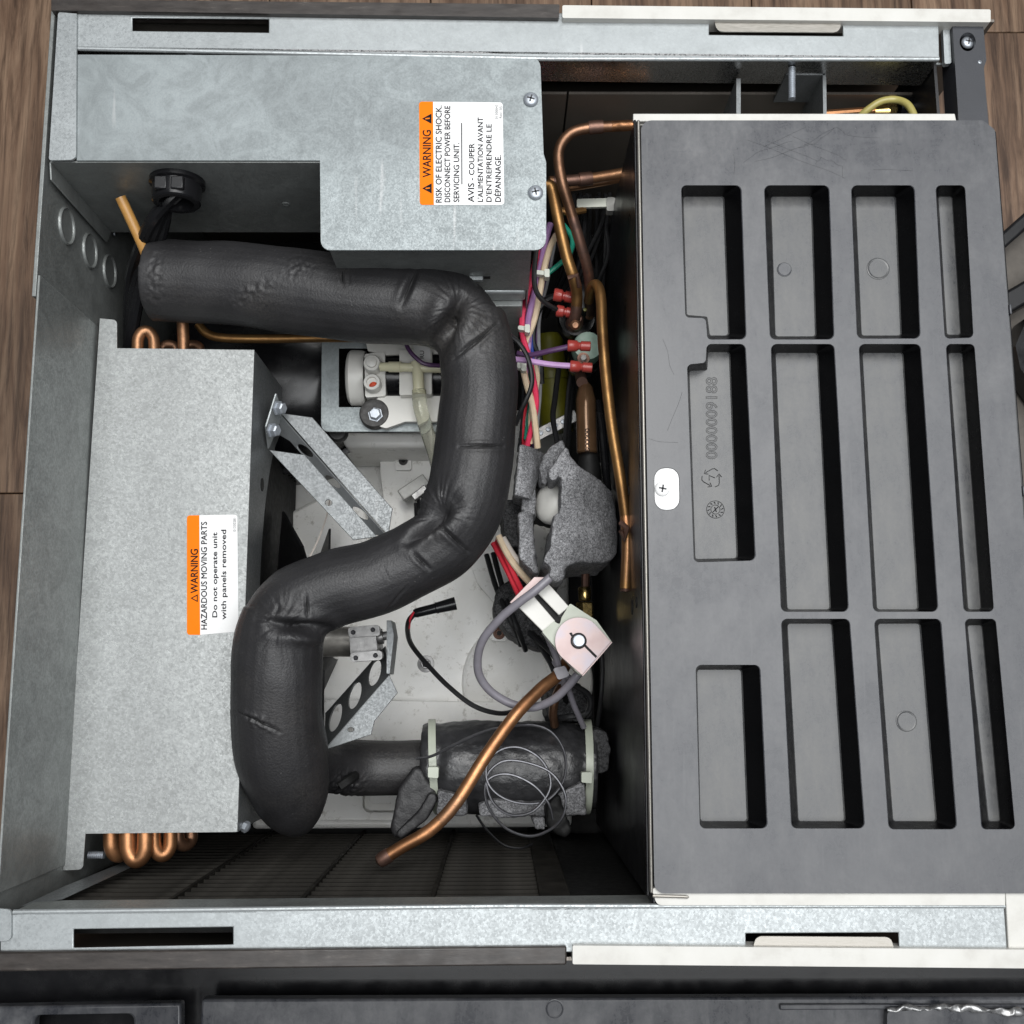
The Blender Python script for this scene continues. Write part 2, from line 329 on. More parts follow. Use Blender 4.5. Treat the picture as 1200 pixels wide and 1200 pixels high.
# grey cut foam: bright crackled cells
def foam(name, lo, hi, sc):
    m = N(name); e = m.vor(sc, 'DISTANCE_TO_EDGE', vec=None); n2 = m.noise(sc * 1.1, 4, .7, dist=1.0); f = m.ramp(n2, [(.42, 0.0), (.60, 1.0)])
    big = m.ramp(m.noise(22, 3), [(.35, .55), (.65, 1.0)]); c = m.mix(m.ramp(f, [(0, lo), (1, hi)]), big, 1, 'MULTIPLY'); m.set(col=c, rough=.62, spec=.35)
    k = m.bump(n2, .45, .0012); m.bump(m.noise(110, 3), .3, .003, k); return m.m
foam('foam_cut', (.13, .13, .136), (.46, .46, .475), 640)
foam('foam_wrap', (.010, .010, .011), (.11, .11, .115), 560)
# wood floor
m = N('wood'); inf = m.n('ObjectInfo'); off = m.n('VectorMath', operation='SCALE'); m.l(inf.outputs['Random'], off.inputs[3]); off.inputs[0].default_value = (3, 7, 1)
ad = m.n('VectorMath', operation='ADD'); m.l(m.co, ad.inputs[0]); m.l(off.outputs[0], ad.inputs[1])
def wmap(sc):
    k = m.n('Mapping'); k.inputs['Scale'].default_value = sc; m.l(ad.outputs[0], k.inputs['Vector']); return k.outputs[0]
g1 = m.noise(26, 8, .68, wmap((1, .09, 1)), 1.6); g2 = m.noise(150, 5, .7, wmap((1, .05, 1)), .5); g3 = m.noise(7, 4, .6, wmap((1, .35, 1)), 1)
c = m.ramp(g1, [(.28, (.056, .032, .020)), (.46, (.165, .100, .064)), (.60, (.265, .175, .115)), (.8, (.13, .080, .050))])
c = m.mix(c, m.ramp(g2, [(.36, (.30, .26, .23)), (.54, 1.0)]), .85, 'MULTIPLY'); c = m.mix(c, m.ramp(g3, [(.3, .72), (.7, 1.15)]), 1, 'MULTIPLY')
m.set(col=c, rough=m.ramp(g2, [(.3, .5), (.7, .36)])); m.bump(g2, .25, .0012)
M = MATS
ZF = -0.50                                   # wooden floor
XL = -0.2945                                 # inside face of the back wall
YB = P(600, 1062, 0).y                       # inner edge of the lower rail
YT = P(700, 71, 0).y                         # inner edge of the upper rail
XD = 0.0895                                  # divider between machinery and bin
ZB = -0.36
# ================================================================== floor
fl = build('floor', MB().box((-1.1, -.9, ZF - .03), (1.1, 1.3, ZF - .012)), M['matte_black'], kind='structure')
x = -1.03; k = 0
yj = P(15, 578, ZF).y
while x < 1.0:
    js = [-.9, yj - .9 if False else yj, 1.3] if k % 2 == 1 else [-.9, yj + .55, 1.3]
    if x < -.46 < x + .191: js = [-.9, 1.3]
    if abs(x + .65) < .005: js = [-.9, yj, 1.3]
    for a, b in zip(js, js[1:]):
        build('plank', MB().box((x + .0006, a + .0006, ZF - .012), (x + .1894, b - .0006, ZF)), M['wood'], fl, bevel=.0012)
    x += .19; k += 1
# ================================================================== chassis
ch = thing('ice_machine_chassis', (0, .14, ZF), 'galvanised sheet metal frame of the opened ice machine with trimmed rails', 'frame')
TR = [(90, 9), (658, 15), (1100, 20), (1101, 69), (640, 69), (90, 57)]
build('upper_rail', MB().plate(TR, 0, .0015, [[(155, 20.5), (315, 22), (315, 38), (155, 36)], [(831, 24), (988, 26), (988, 42), (831, 40.5)]]), M['galvanised_sheet'], ch, bevel=.0006)
# inner lip of the upper rail, hanging down
a = P(90, 57, 0); b = P(1101, 69, 0); u = (b - a)
build('rail_lip', MB().slab([a, b, b + Vector((0, 0, -.0325)), a + Vector((0, 0, -.0325))], (0, .0015, 0)), M['galvanised_gloss'], ch)
build('corner_tab', MB().plate(fillet([(68, 14), (90, 16), (89, 187), (57, 188)], [3, 0, 7, 3]), .0022, .0018), M['galvanised_sheet'], ch, bevel=.0005)
LR = [(14, 1069), (600, 1062), (1177, 1062), (1181, 1119), (664, 1116), (0, 1122), (0, 1071)]
build('lower_rail', MB().plate(LR, 0, .0015, [[(86, 1089), (273, 1086.5), (273, 1107), (86, 1111)], [(874, 1094), (1053, 1093), (1054, 1110), (874, 1110)]]), M['galvanised_sheet'], ch, bevel=.0006)
a = P(14, 1069, 0); b = P(770, 1062, 0)
build('rail_lip', MB().slab([a, b, b + Vector((0, 0, -.034)), a + Vector((0, 0, -.034))], (0, -.0015, 0)), M['galvanised_wall'], ch)
# rolled rounded edge on the lower rail
build('rolled_edge', MB().tube([P(16, 1069, -.0012), P(600, 1062, -.0012), P(1177, 1062, -.0012)], .0016, 10), M['galvanised_sheet'], ch)
build('rolled_edge', MB().tube([P(92, 57, -.0012), P(640, 69, -.0012), P(1100, 69.5, -.0012)], .0016, 10), M['galvanised_sheet'], ch)
build('corner_tab', MB().plate(fillet([(-8, 1064), (13, 1066), (13, 1102), (-8, 1104)], [0, 5, 6, 0]), .0022, .0018), M['galvanised_sheet'], ch, bevel=.0005)
# outer skin trims
build('brown_trim_strip', MB().plate(fillet([(60, -1), (656, 5), (655, 21), (60, 12)], [0, 2, 2, 0]), .004, .012), M['brown_trim'], ch, bevel=.001)
build('brown_trim_strip', MB().plate([(-15, 1116), (664, 1109), (664, 1131), (-15, 1139)], .004, .012), M['brown_trim'], ch, bevel=.001)
for pts, tab in (([(659, 6), (1161, 11), (1161, 26), (659, 21)], [(836, 19), (986, 20.5), (985, 38), (840, 37)]), ([(671, 1108), (1215, 1113), (1215, 1135), (671, 1130)], [(882, 1112), (1048, 1112), (1044, 1098), (886, 1097)])):
    t = build('cream_trim_strip', MB().plate(fillet(pts, 2), .005, .014), M['cream_paint'], ch, bevel=.001)
    build('handle_tab', MB().plate(fillet(tab, [0, 0, 9, 9]), .002, .001), M['brushed_steel'], t, bevel=.0004)
# outer side walls down to the floor
yo0 = P(600, 1128, 0).y; yo1 = P(600, 12, 0).y
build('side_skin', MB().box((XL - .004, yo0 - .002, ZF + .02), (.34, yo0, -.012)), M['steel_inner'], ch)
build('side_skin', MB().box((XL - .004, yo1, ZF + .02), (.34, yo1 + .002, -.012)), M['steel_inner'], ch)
# back wall: lower sheet, upper sheet with knock-outs
yk = P(49, 322, 0).y
build('back_wall', MB().box((XL - .0016, P(0, 1047, 0).y, ZF + .02), (XL, yk, -.0005)), M['galvanised_wall'], ch, bevel=.0004)
bu = build('back_wall', MB().box((XL - .0048, yk - .014, ZF + .02), (XL - .0022, yo1, -.001)), M['galvanised_wall'], ch, bevel=.0004)
for cx, cy in ((81, 265), (108, 294), (131, 318)):
    c = PX(cx, cy, XL); c.x = XL - .0022
    build('knockout', MB().lathe(c, (1, 0, 0), [(-.001, .0128), (.0012, .0128), (.0018, .0120), (.0012, .0112), (.0004, .0110)], 32), M['galvanised_wall'], bu, ang=60)
# lower side: louvred wall
yl = YB - .004
lw = build('louvre_frame', MB().box((XL, yl - .004, ZF + .02), (XL + .004, yl - .001, -.03)), M['black_plastic'], ch)
xr0 = PY(632, 1050, yl).x; zl = -.042
k = 0
while zl > -.345:
    build('louvre_slat', MB().slab([(XL + .003, yl, zl), (XL + .003, yl - .0034, zl + .0006), (XL + .003, yl - .0034, zl - .0006), (XL + .003, yl, zl - .0022)], (xr0 - XL, 0, 0)), M['louvre_plastic'], lw)
    zl -= .0150
for cx in (60, 208, 358, 508):
    X = PY(cx, 1050, yl).x
    build('louvre_rib', MB().box((X - .0012, yl - .008, -.36), (X + .0012, yl + .0012, -.03)), M['louvre_plastic'], lw)
X1 = PY(668, 1050, yl).x
build('louvre_post', MB().box((xr0, yl - .006, -.36), (X1, yl + .002, -.03)), M['louvre_plastic'], lw, bevel=.001)
build('blank_panel', MB().box((X1, yl - .006, -.36), (XD + .01, yl - .003, -.03)), M['matte_black'], lw)
build('wall_behind_louvres', MB().box((XL, yl - .016, -.45), (XD + .01, yl - .013, -.03)), M['matte_black'], lw)
# angle iron along the bottom of the back wall in the lower corner
build('corner_post', MB().box((XL - .006, YB - .02, ZF + .02), (XL - .0014, P(0, 1045, 0).y, -.002)), M['galvanised_wall'], ch, bevel=.0004)
build('corner_angle', MB().slab([P(24, 1062, -.024), P(73, 1054, -.034), P(230, 981, -.25), P(215, 982, -.24), P(72, 1040, -.06), P(40, 1055, -.03)], (0, 0, -.0015)), M['galvanised_bracket'], ch)
# upper side: base plate (black) under everything
build('base_plate', MB().box((XL, yo0, -.40), (.33, yo1, -.385)), M['matte_black'], ch)
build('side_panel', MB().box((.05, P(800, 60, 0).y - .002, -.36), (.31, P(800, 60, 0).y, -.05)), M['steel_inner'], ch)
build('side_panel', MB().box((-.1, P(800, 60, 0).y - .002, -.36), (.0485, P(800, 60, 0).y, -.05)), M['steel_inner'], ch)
# black corner bracket at the upper right
cb = build('corner_bracket', MB().plate(fillet([(1116, 27), (1152, 27), (1156, 70), (1153, 80), (1159, 150), (1124, 150)], [2, 2, 3, 3, 0, 0]), .0, .02, [ell(1134, 49, 9.5, 11)]), M['corner_bracket_paint'], ch, bevel=.001)
def pan_screw(c, r, parent, name='screw', mat='zinc', axis=(0, 0, 1), rot=.6):
    c = Vector(c); ax = Vector(axis)
    s = build(name, MB().lathe(c, ax, [(0, r), (r * .22, r * .98), (r * .42, r * .72), (r * .5, r * .3), (r * .5, .0001)], 20), M[mat], parent, ang=60)
    mb = MB(); u = ax.orthogonal().normalized(); w = ax.cross(u)
    for t in (rot, rot + math.pi / 2):
        d = u * math.cos(t) + w * math.sin(t); e = ax.cross(d); mb.obox(c + ax * r * .46, d * r * .5, e * r * .11, ax * r * .06)
    build('cross_recess', mb, M['print_grey'], s)
    return s
pan_screw(P(1134, 50, -.006), px(8.5, 0), cb)
pan_screw(P(1148, 73, 0), px(2.6, 0), cb, 'rivet')
build('corner_clip', MB().plate(fillet([(1105, 33), (1113, 33), (1115, 74), (1107, 75)], 2), -.004, .004), M['galvanised_sheet'], ch, bevel=.0006)
build('corner_clip', MB().plate([(1095, 73), (1107, 74), (1107, 76), (1095, 75.5)], -.012, .002), M['galvanised_sheet'], ch)
build('front_panel', MB().box((.296, P(1110, 150, 0).y, -.38), (.298, P(1110, 30, 0).y, -.012)), M['black_plastic'], ch)
# stiffener brackets between upper side wall and bin
sb = build('stiffener', MB().slab([P(863, 92, -.02), P(868, 92, -.02), P(868, 150, -.02), P(863, 150, -.02)], (0, 0, -.05)), M['galvanised_bracket'], ch)
sb = build('stiffener', MB().slab([P(964, 78, -.02), P(968, 78, -.02), P(969, 150, -.02), P(965, 150, -.02)], (0, 0, -.05)), M['galvanised_bracket'], ch)
build('stud_plate', MB().slab([P(921, 84, -.02), P(967, 84, -.02), P(967, 88, -.02), P(921, 88, -.02)], (0, 0, -.035)), M['galvanised_bracket'], ch)
mb = MB(); a = P(928, 80, -.012); b = P(928, 116, -.012); n = 16; pth = []; rs = []
for i in range(n * 2 + 1): pth.append(a.lerp(b, i / (n * 2))); rs.append(.0021 if i % 2 else .0026)
build('stud', mb.tube(pth, rs, 10), M['zinc'], ch)
# ================================================================== ice bin on the right
ib = thing('ice_bin', (.2, .12, -.40), 'black moulded ice bin top with rows of recessed rectangular pockets', 'ice bin')
ZL = .004
lid_out = fillet([(751, 141), (1152, 141), (1166, 152), (1232, 1047), (767, 1047)], [12, 6, 8, 4, 12])
pk = [  # opening, floor
 ([(798, 217), (869, 217), (875, 398), (829, 398), (827, 373), (803, 372)], [(801, 231), (847, 231), (853, 393), (832, 393), (829, 371), (805, 369)], [6, 7, 7, 5, 5, 5]),
 ([(895, 217), (972, 217), (978, 398), (902, 398)], [(904, 231), (950, 231), (955, 394), (909, 394)], 7),
 ([(997, 217), (1072, 217), (1079, 397), (1004, 397)], [(1003, 231), (1048, 231), (1055, 393), (1010, 393)], 7),
 ([(1096, 217), (1131, 217), (1141, 396), (1107, 397)], [(1100, 231), (1115, 231), (1125, 392), (1110, 392)], 6),
 ([(828, 403), (874, 403), (886, 657), (813, 659), (805, 427), (827, 425)], [(830, 413), (854, 413), (863, 654), (815, 655), (808, 435), (829, 434)], [6, 7, 7, 6, 6, 5]),
 ([(903, 403), (978, 403), (995, 717), (915, 717)], [(909, 414), (957, 414), (972, 714), (923, 714)], 7),
 ([(1006, 403), (1079, 403), (1100, 717), (1023, 717)], [(1011, 414), (1057, 414), (1075, 714), (1028, 714)], 7),
 ([(1108, 403), (1142, 403), (1165, 717), (1129, 717)], [(1112, 414), (1127, 414), (1149, 714), (1135, 714)], 6),
 ([(815, 779), (891, 779), (900, 971), (820, 971)], [(817, 785), (868, 785), (875, 962), (821, 962)], 7),
 ([(915, 725), (996, 725), (1014, 971), (927, 971)], [(923, 731), (974, 731), (989, 962), (936, 962)], 7),
 ([(1024, 725), (1103, 725), (1122, 972), (1041, 972)], [(1029, 731), (1077, 731), (1096, 962), (1047, 962)], 7),
 ([(1130, 725), (1167, 725), (1190, 972), (1150, 972)], [(1134, 733), (1150, 733), (1171, 962), (1159, 962)], 6)]
ZP = ZL - .016
tab_hole = fillet([(766, 548), (796, 548), (797, 598), (767, 598)], 13)
openings = [fillet(o, r) for o, f, r in pk]; floors = [fillet(f, [q * .45 for q in r] if isinstance(r, list) else r * .45) for o, f, r in pk]
mb = MB(); loops = [[P(x, y, ZL) for x, y in lid_out]] + [[P(x, y, ZL) for x, y in h] for h in openings] + [[P(x, y, ZL) for x, y in tab_hole]]
allv = [v for l in loops for v in l]; mb.add(allv, [tuple(t) for t in tessellate_polygon(loops)])
lo = loops[0]; n = len(lo); low = [v + Vector((0, 0, -.012)) for v in lo]; mb.add(lo + low, [(i, i + n, (i + 1) % n + n, (i + 1) % n) for i in range(n)])
lid = build('bin_lid', mb, M['lid_plastic'], ib)
for o, f in zip(openings, floors):
    mb = MB(); n = len(o); A = [P(x, y, ZL) for x, y in o]; B = [P(x, y, ZP) for x, y in f]
    lip = [a.lerp(b, .06) + Vector((0, 0, .0005)) for a, b in zip(A, B)]; low = [b.lerp(a, .09) + Vector((0, 0, -.0004)) for a, b in zip(A, B)]
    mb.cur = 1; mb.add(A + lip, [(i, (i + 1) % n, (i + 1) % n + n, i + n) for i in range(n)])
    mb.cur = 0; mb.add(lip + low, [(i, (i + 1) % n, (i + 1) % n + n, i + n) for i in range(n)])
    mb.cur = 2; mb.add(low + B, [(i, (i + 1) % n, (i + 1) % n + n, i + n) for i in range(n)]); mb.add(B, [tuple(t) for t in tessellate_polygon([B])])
    build('pocket', mb, [M['pocket_shade_scratch_black'], M['lid_plastic'], M['lid_pocket_floor']], lid, ang=50)
# moulding marks on pocket floors
for cx, cy, r in ((919, 316, 9), (1029, 315, 14), (1062, 845, 12)):
    build('moulding_mark', MB().lathe(P(cx, cy, ZP), (0, 0, 1), [(0, px(r, ZP)), (.00035, px(r, ZP)), (.0005, px(r * .93, ZP)), (.0003, px(r * .8, ZP))], 28), M['lid_plastic' if r == 9 else 'lid_pocket_floor'], lid, ang=8)
mb = MB(); text_up(mb, '0000009188', (827, 442, 841, 538), ZP + .0001, outline=.022, h=.003)
build('moulded_number', mb, M['black_plastic'], lid)
# recycling triangle of three bent arrows with a 7, and a date dial
mb = MB(); C = P(834, 560, ZP + .0003); q = px(1, ZP)
def RT(x, y, t): c, s = math.cos(t), math.sin(t); return C + Vector((x * c - y * s, x * s + y * c, 0)) * q
for k in range(3):
    t = math.pi / 2 + k * 2 * math.pi / 3
    mb.tube([RT(-11, -3.5, t), RT(-9, -8, t), RT(-6, -9, t), RT(3, -9, t)], .00022, 6); mb.tube([RT(1, -12, t), RT(5, -9, t), RT(1, -6, t)], .00022, 6)
mb.tube([RT(-3, 3, math.pi / 2), RT(3, 3, math.pi / 2), RT(0, -4, math.pi / 2)], .00022, 6)
C = P(838.5, 597, ZP + .0003)
for r in (10.5, 5.5): mb.tube([RT(r * math.cos(a), r * math.sin(a), 0) for a in [i * .2617 for i in range(25)]], .00016, 6)
for i in range(12): a = i * math.pi / 6; mb.tube([RT(7 * math.cos(a), 7 * math.sin(a), 0), RT(9.3 * math.cos(a + .15), 9.3 * math.sin(a + .15), 0)], .0003, 6)
mb.tube([RT(-3, -3, 0), RT(3, 3, 0)], .0003, 6); mb.tube([RT(-1, 3, 0), RT(1, -3, 0)], .0003, 6)
build('moulded_symbols', mb, M['black_plastic'], lid)
# scratches scored into the lid
for pts in ([(876, 165), (930, 185), (990, 208)], [(885, 190), (940, 172), (978, 150)], [(895, 172), (945, 150)], [(935, 174), (955, 168), (978, 150), (996, 159), (1030, 162)], [(955, 192), (962, 184), (975, 189), (988, 196), (988, 208)], [(930, 160), (985, 183), (992, 190)], [(1024, 199), (1070, 200)], [(870, 190), (895, 175), (930, 165)], [(900, 166), (960, 190)], [(783, 505), (800, 460)], [(860, 182), (861, 205)], [(777, 398), (790, 440)], [(760, 515), (795, 519)]):
    z = ZL - .00004; build('scratch', MB().tube(path([(p[0] + random.uniform(-1.2, 1.2), p[1] + random.uniform(-1.2, 1.2), z) for p in [(q[0] + (r[0] - q[0]) * t, q[1] + (r[1] - q[1]) * t) for q, r in zip(pts, pts[1:]) for t in (0, .35, .7)] + [pts[-1]]], 3), .00009, 5), M['pocket_shade_scratch_black'], lid)
# white locking tab with screw
t = build('locking_tab', MB().plate(fillet([(766.5, 548.5), (795.5, 548.5), (796.5, 597.5), (767.5, 597.5)], 12.5), ZL + .001, .005), M['label_white'], ib, bevel=.0006)
pan_screw(P(776, 573, ZL + .001), px(9, 0), t, mat='label_white')
# liner edges: cream frame and bright edge next to the lid
build('liner_edge', MB().plate([(742, 133), (1119, 133), (1121, 142), (742, 142)], -.002, .003), M['cream_paint'], ib, bevel=.0005)
build('liner_edge', MB().plate(fillet([(763, 1040), (1178, 1046), (1178, 1061), (770, 1061)], [4, 0, 0, 8]), .0015, .003), M['cream_paint'], ib, bevel=.0005)
build('liner_edge', MB().plate([(1178.5, 1046), (1230, 1046), (1230, 1112), (1182, 1113)], .001, .003), M['cream_paint'], ib, bevel=.0005)
build('liner_edge', MB().plate([(746.5, 140), (750, 140), (765.5, 1047), (762, 1047)], .0045, .006), M['brushed_steel'], ib, bevel=.0008)
build('liner_edge', MB().plate([(742.5, 140), (745.5, 140), (761, 1050), (758, 1050)], .0, .004), M['black_gloss'], ib, bevel=.0006)
build('edge_hook', MB().tube(path([(765, 1050, .003), (802, 1051, .003), (806, 1052, .003)], 3), .0009, 8), M['brushed_steel'], ib)
build('divider_wall', MB().box((XD, YB - .001, -.385), (XD + .002, P(745, 138, 0).y, -.003)), M['divider_plastic'], ib, bevel=.0006)
for cx, cy, h in ((737, 575, .012), (746, 706, .012), (741, 712, .016)):
    c = PX(cx, cy, XD); c.x = XD; build('wall_slot', MB().lathe(c, (-1, 0, 0), [(0, h * .32), (.0006, h * .3)], 16), M['matte_black'], ib)
build('bin_wall', MB().box((XD + .004, YB + .0, -.385), (.32, YB + .002, -.004)), M['divider_plastic'], ib)
build('bin_wall', MB().box((XD + .004, P(745, 138, 0).y - .002, -.385), (.315, P(745, 138, 0).y, -.006)), M['cream_paint'], ib)
# outer ribbed edge on the right of the lid
build('outer_edge', MB().plate([(1163, 150), (1168, 154), (1236, 1030), (1230, 1030)], -.006, .03), M['black_gloss'], ib, bevel=.001)
for y in (362, 575): 
    x = 1166 + (y - 150) * .0735; build('edge_clip', MB().plate([(x + 1, y - 6), (x + 4, y - 6), (x + 5, y + 6), (x + 2, y + 6)], -.001, .006), M['lid_plastic'], ib, bevel=.0006)
# ================================================================== electrical control box
eb = thing('control_box', (-.1, .35, -.2), 'galvanised control box whose L-shaped cover carries the electric shock warning', 'control box')
cov = fillet([(90, 64), (633, 66), (637, 180), (640, 190), (640, 293), (376, 293), (375, 188), (90, 188)], [0, 13, 2, 2, 13, 11, 0, 0])
cv = build('box_cover', MB().plate(cov, 0, .0015, [ell(622, 117, 4, 4, 12), ell(627, 226, 4, 4, 12)]), M['galvanised_cover'], eb, bevel=.0006)
for cx, cy, r in ((622, 117, .5), (627.5, 226, 1.0)): pan_screw(P(cx, cy, .0004), px(9.5, 0), cv, rot=r)
y1 = P(200, 188, 0).y - .0006; y2 = P(500, 293, 0).y + .006; xa = P(376, 240, 0).x; xb = P(634, 250, 0).x - .006
build('box_wall', MB().box((XL + .0012, y1, -.112), (xa + .004, y1 + .0012, -.0018)), M['galvanised_wall'], eb)
build('box_wall', MB().box((xa + .004, y2, -.112), (xa + .0052, y1, -.0018)), M['galvanised_wall'], eb)
build('box_wall', MB().box((xa + .0052, y2, -.088), (xb, y2 + .0012, -.0018)), M['galvanised_wall'], eb)
build('box_wall', MB().box((xb - .0012, y2 + .0012, -.20), (xb, yo1 - .03, -.0018)), M['galvanised_wall'], eb)
build('box_ledge', MB().box((xa + .0052, y2 - .002, -.105), (xb - .002, y2 + .004, -.0885)), M['galvanised_sheet'], eb, bevel=.002)
build('box_foot', MB().box((xa + .0052, y2 - .006, -.19), (xb - .004, y2 + .001, -.106)), M['galvanised_wall'], eb, bevel=.001)
build('box_floor', MB().box((XL + .002, y1 + .0012, -.113), (xb - .002, yo1 - .03, -.111)), M['galvanised_wall'], eb)
c = PY(563, 325, y2); build('wall_slot', MB().box((c.x - .007, y2 - .0004, c.z - .002), (c.x + .007, y2 + .0006, c.z + .002)), M['matte_black'], eb)
build('wall_tongue', MB().box((c.x - .008, y2 - .003, c.z - .0015), (c.x + .002, y2 + .0002, c.z + .0028)), M['galvanised_sheet'], eb, bevel=.0008)
build('side_flange', MB().slab([(XL + .0006, y1, -.001), (XL + .0006, y1 - .011, -.004), (XL + .0006, y1 - .011, -.105), (XL + .0006, y1, -.112)], (.0012, 0, 0)), M['galvanised_wall'], eb, bevel=.0004)
for cx, cy in ((81, 212), (134, 274)):
    c = PX(cx, cy, XL + .0018); pan_screw(c, .0016, eb, 'rivet', axis=(1, 0, 0))
for cx, cy in ((335, 239),): c = PY(cx, cy, y1); build('dimple', MB().lathe(c, (0, -1, 0), [(0, .003), (.0006, .0024), (.0002, .0014)], 14), M['galvanised_wall'], eb)
for cx in (222, 264): build('light_spot', MB().lathe(P(cx, 60.5, -.004), (0, 0, 1), [(0, .0034), (.002, .0026), (.0026, .001)], 14), M['zinc'], eb)
# cable bushing with flat black cable
bs = thing('cable_bushing', PY(208, 213, y1), 'round black snap bushing in the control box wall with cable', 'bushing')
c = PY(208, 212, y1)
build('ring', MB().lathe(c, (0, -1, 0), [(-.001, .0185), (.003, .0185), (.004, .0165), (.0155, .0160), (.0165, .0150), (.0165, .0115), (.006, .011)], 36), M['black_gloss'], bs, ang=40)
for dx in (-.006, .005): build('latch', MB().box((c.x + dx - .0042, c.y - .0135, c.z + .0128), (c.x + dx + .0042, c.y - .0045, c.z + .0172)), M['black_plastic'], bs, bevel=.0008)
mb = MB()
for w in (-.0055, 0, .0055):
    pts = path([(209, 214, -.030), (205, 224, -.036), (193, 242, -.042), (184, 262, -.050), (174, 290, -.07), (160, 330, -.10), (152, 400, -.13), (150, 440, -.15)], 8)
    mb.tube([p + Vector((w * math.cos(i * .09), -w * .5 * math.sin(i * .09), w * math.sin(i * .09))) for i, p in enumerate(pts)], .0046, 10)
build('power_cable', mb, M['black_gloss'], None, 'flat glossy black power cable leaving the bushing on the box', 'cable')
tubepx('tan_tube', [(141, 231, -.045), (150, 250, -.05), (166, 285, -.06), (180, 318, -.075), (200, 350, -.11)], 6.5, M['tan_tube'], None, 'tan tube running from beside the bushing under the foam hose', 'tube', n=14)
# ================================================================== warning labels
def tri(mb, cx, cy, r, z, solid=True):
    # warning triangle whose apex points left in the photo
    a = [(cx - r, cy), (cx + r * .85, cy - r), (cx + r * .85, cy + r)]
    if solid: mb.slab([P(x, y, z) for x, y in a], (0, 0, -.00008))
    else:
        b = [(cx - r * .55, cy), (cx + r * .62, cy - r * .6), (cx + r * .62, cy + r * .6)]; mb.slab([P(x, y, z) for x, y in a], (0, 0, -.00008), [[P(x, y, z) for x, y in b]])
def sticker(name, parent_label, out, split, z, lines, small, tris, label, rule=None):
    s = thing(name, P(sum(p[0] for p in out) / 4, sum(p[1] for p in out) / 4, z), label, 'label')
    (x0, y0), (x1, y1), (x2, y2), (x3, y3) = out
    build('white_field', MB().plate(fillet([(split, y0 + (y1 - y0) * .2), (x1, y1), (x2, y2), (split + 1, y3)], [0, 3.5, 3.5, 0]), z + .0003, .00025), M['label_white'], s)
    build('orange_band', MB().plate(fillet([(x0, y0), (split, y0 + (y1 - y0) * .2), (split + 1, y3), (x3, y3)], [3.5, 0, 0, 3.5]), z + .0003, .00025), M['label_orange'], s)
    mb = MB()
    for t, rect in lines: text_up(mb, t, rect, z + .00045, bold=.2)
    for cx, cy, r, sol in tris: tri(mb, cx, cy, r, z + .00042, sol)
    if rule: mb.plate(rule, z + .00042, .00008)
    build('lettering', mb, M['print_black'], s)
    mb = MB()
    for t, rect in small: text_up(mb, t, rect, z + .00042)
    build('part_number', mb, M['print_grey'], s)
    if tris[0][3]:
        for cx, cy, r, sol in tris: mb = MB().plate([(cx - r * .35, cy - r * .1), (cx + r * .5, cy - r * .2), (cx + r * .5, cy + r * .05), (cx - r * .35, cy + r * .15)], z + .00054, .00008); build('bolt_symbol', mb, M['label_orange'], s)
sticker('warning_label', None, [(491, 119), (589, 120), (591, 240), (492, 240)], 507.5, 0,
    [('WARNING', (495.4, 152.5, 505, 207.6)), ('RISK OF ELECTRIC SHOCK.', (510.6, 123.6, 517.6, 237.3)), ('DISCONNECT POWER BEFORE', (521, 124, 527.6, 236.8)), ('SERVICING UNIT.', (531.6, 167.4, 538.2, 236.8)),
     ('AVIS', (548.4, 214.6, 555.7, 236.8)), ('- COUPER', (549.6, 168, 555.9, 211)), ("L'ALIMENTATION AVANT", (559.6, 137.6, 566, 236.5)), ("D'ENTREPRENDRE LE", (569.8, 145.5, 576, 236.5)), ('D\u00c9PANNAGE.', (578.6, 182, 587, 236.5))],
    [('01300043', (580.4, 122.7, 583.4, 139.4)), ('Rev. 05', (585.2, 124.5, 588.2, 138.5))], [(500.6, 139, 6.0, True), (500.8, 220.7, 6.0, True)],
    'white and orange electric shock warning label in two languages on the box cover', [(540.4, 144), (541.6, 144), (541.9, 216), (540.7, 216)])
ZS = -.098
sticker('warning_label', None, [(219, 604), (278, 603), (279.5, 740), (219, 744)], 233.6, ZS,
    [('WARNING', (223.4, 643.5, 231.9, 695)), ('HAZARDOUS MOVING PARTS', (235.7, 611.5, 242.5, 737.6)), ('Do not operate unit', (248.9, 624, 256.2, 723.4)), ('with panels removed', (259.2, 620.9, 266.8, 726))],
    [('01330281', (273.2, 607, 276.4, 622.9))], [(227.8, 701, 4.6, False)], 'white and orange moving parts warning label on the spangled shroud')
# ================================================================== fan shroud
fs = thing('fan_shroud', P(200, 700, -.25), 'spangled galvanised condenser shroud beside the back wall', 'shroud')
build('top_panel', MB().plate(fillet([(117, 373), (137, 375), (137, 408), (298, 410), (278, 975), (100, 977), (97, 1019), (74, 1020)], [0, 5, 0, 0, 2, 0, 6, 0]), ZS, .0012), M['galvanised_spangle'], fs, bevel=.0005)
a = P(298, 410, ZS - .0012); b = P(278, 975, ZS - .0012); prof = []
for k in range(33):
    t = k / 32; s = (t - .5) * 2; dep = .125 if abs(s) > .80 else .125 - .082 * math.sqrt(1 - (s / .8) ** 2); q = a.lerp(b, t); prof.append(Vector((a.x, q.y, ZS - dep - .0012)))
pts = [Vector((a.x, a.y, a.z))] + prof + [Vector((a.x, b.y, b.z))]
build('side_panel', MB().slab(pts, (-.0012, 0, 0)), M['galvanised_bracket'], fs, bevel=.0003)
c = PX(307, 568, a.x); build('side_slot', MB().lathe(c, (1, 0, 0), [(-.0002, .005), (.0004, .005), (.0004, .004)], 20), M['matte_black'], fs)
build('edge_nut', MB().lathe(P(286, 968, -.115), (1, -.4, .3), [(0, .004), (.003, .004), (.004, .002)], 6), M['zinc'], fs)
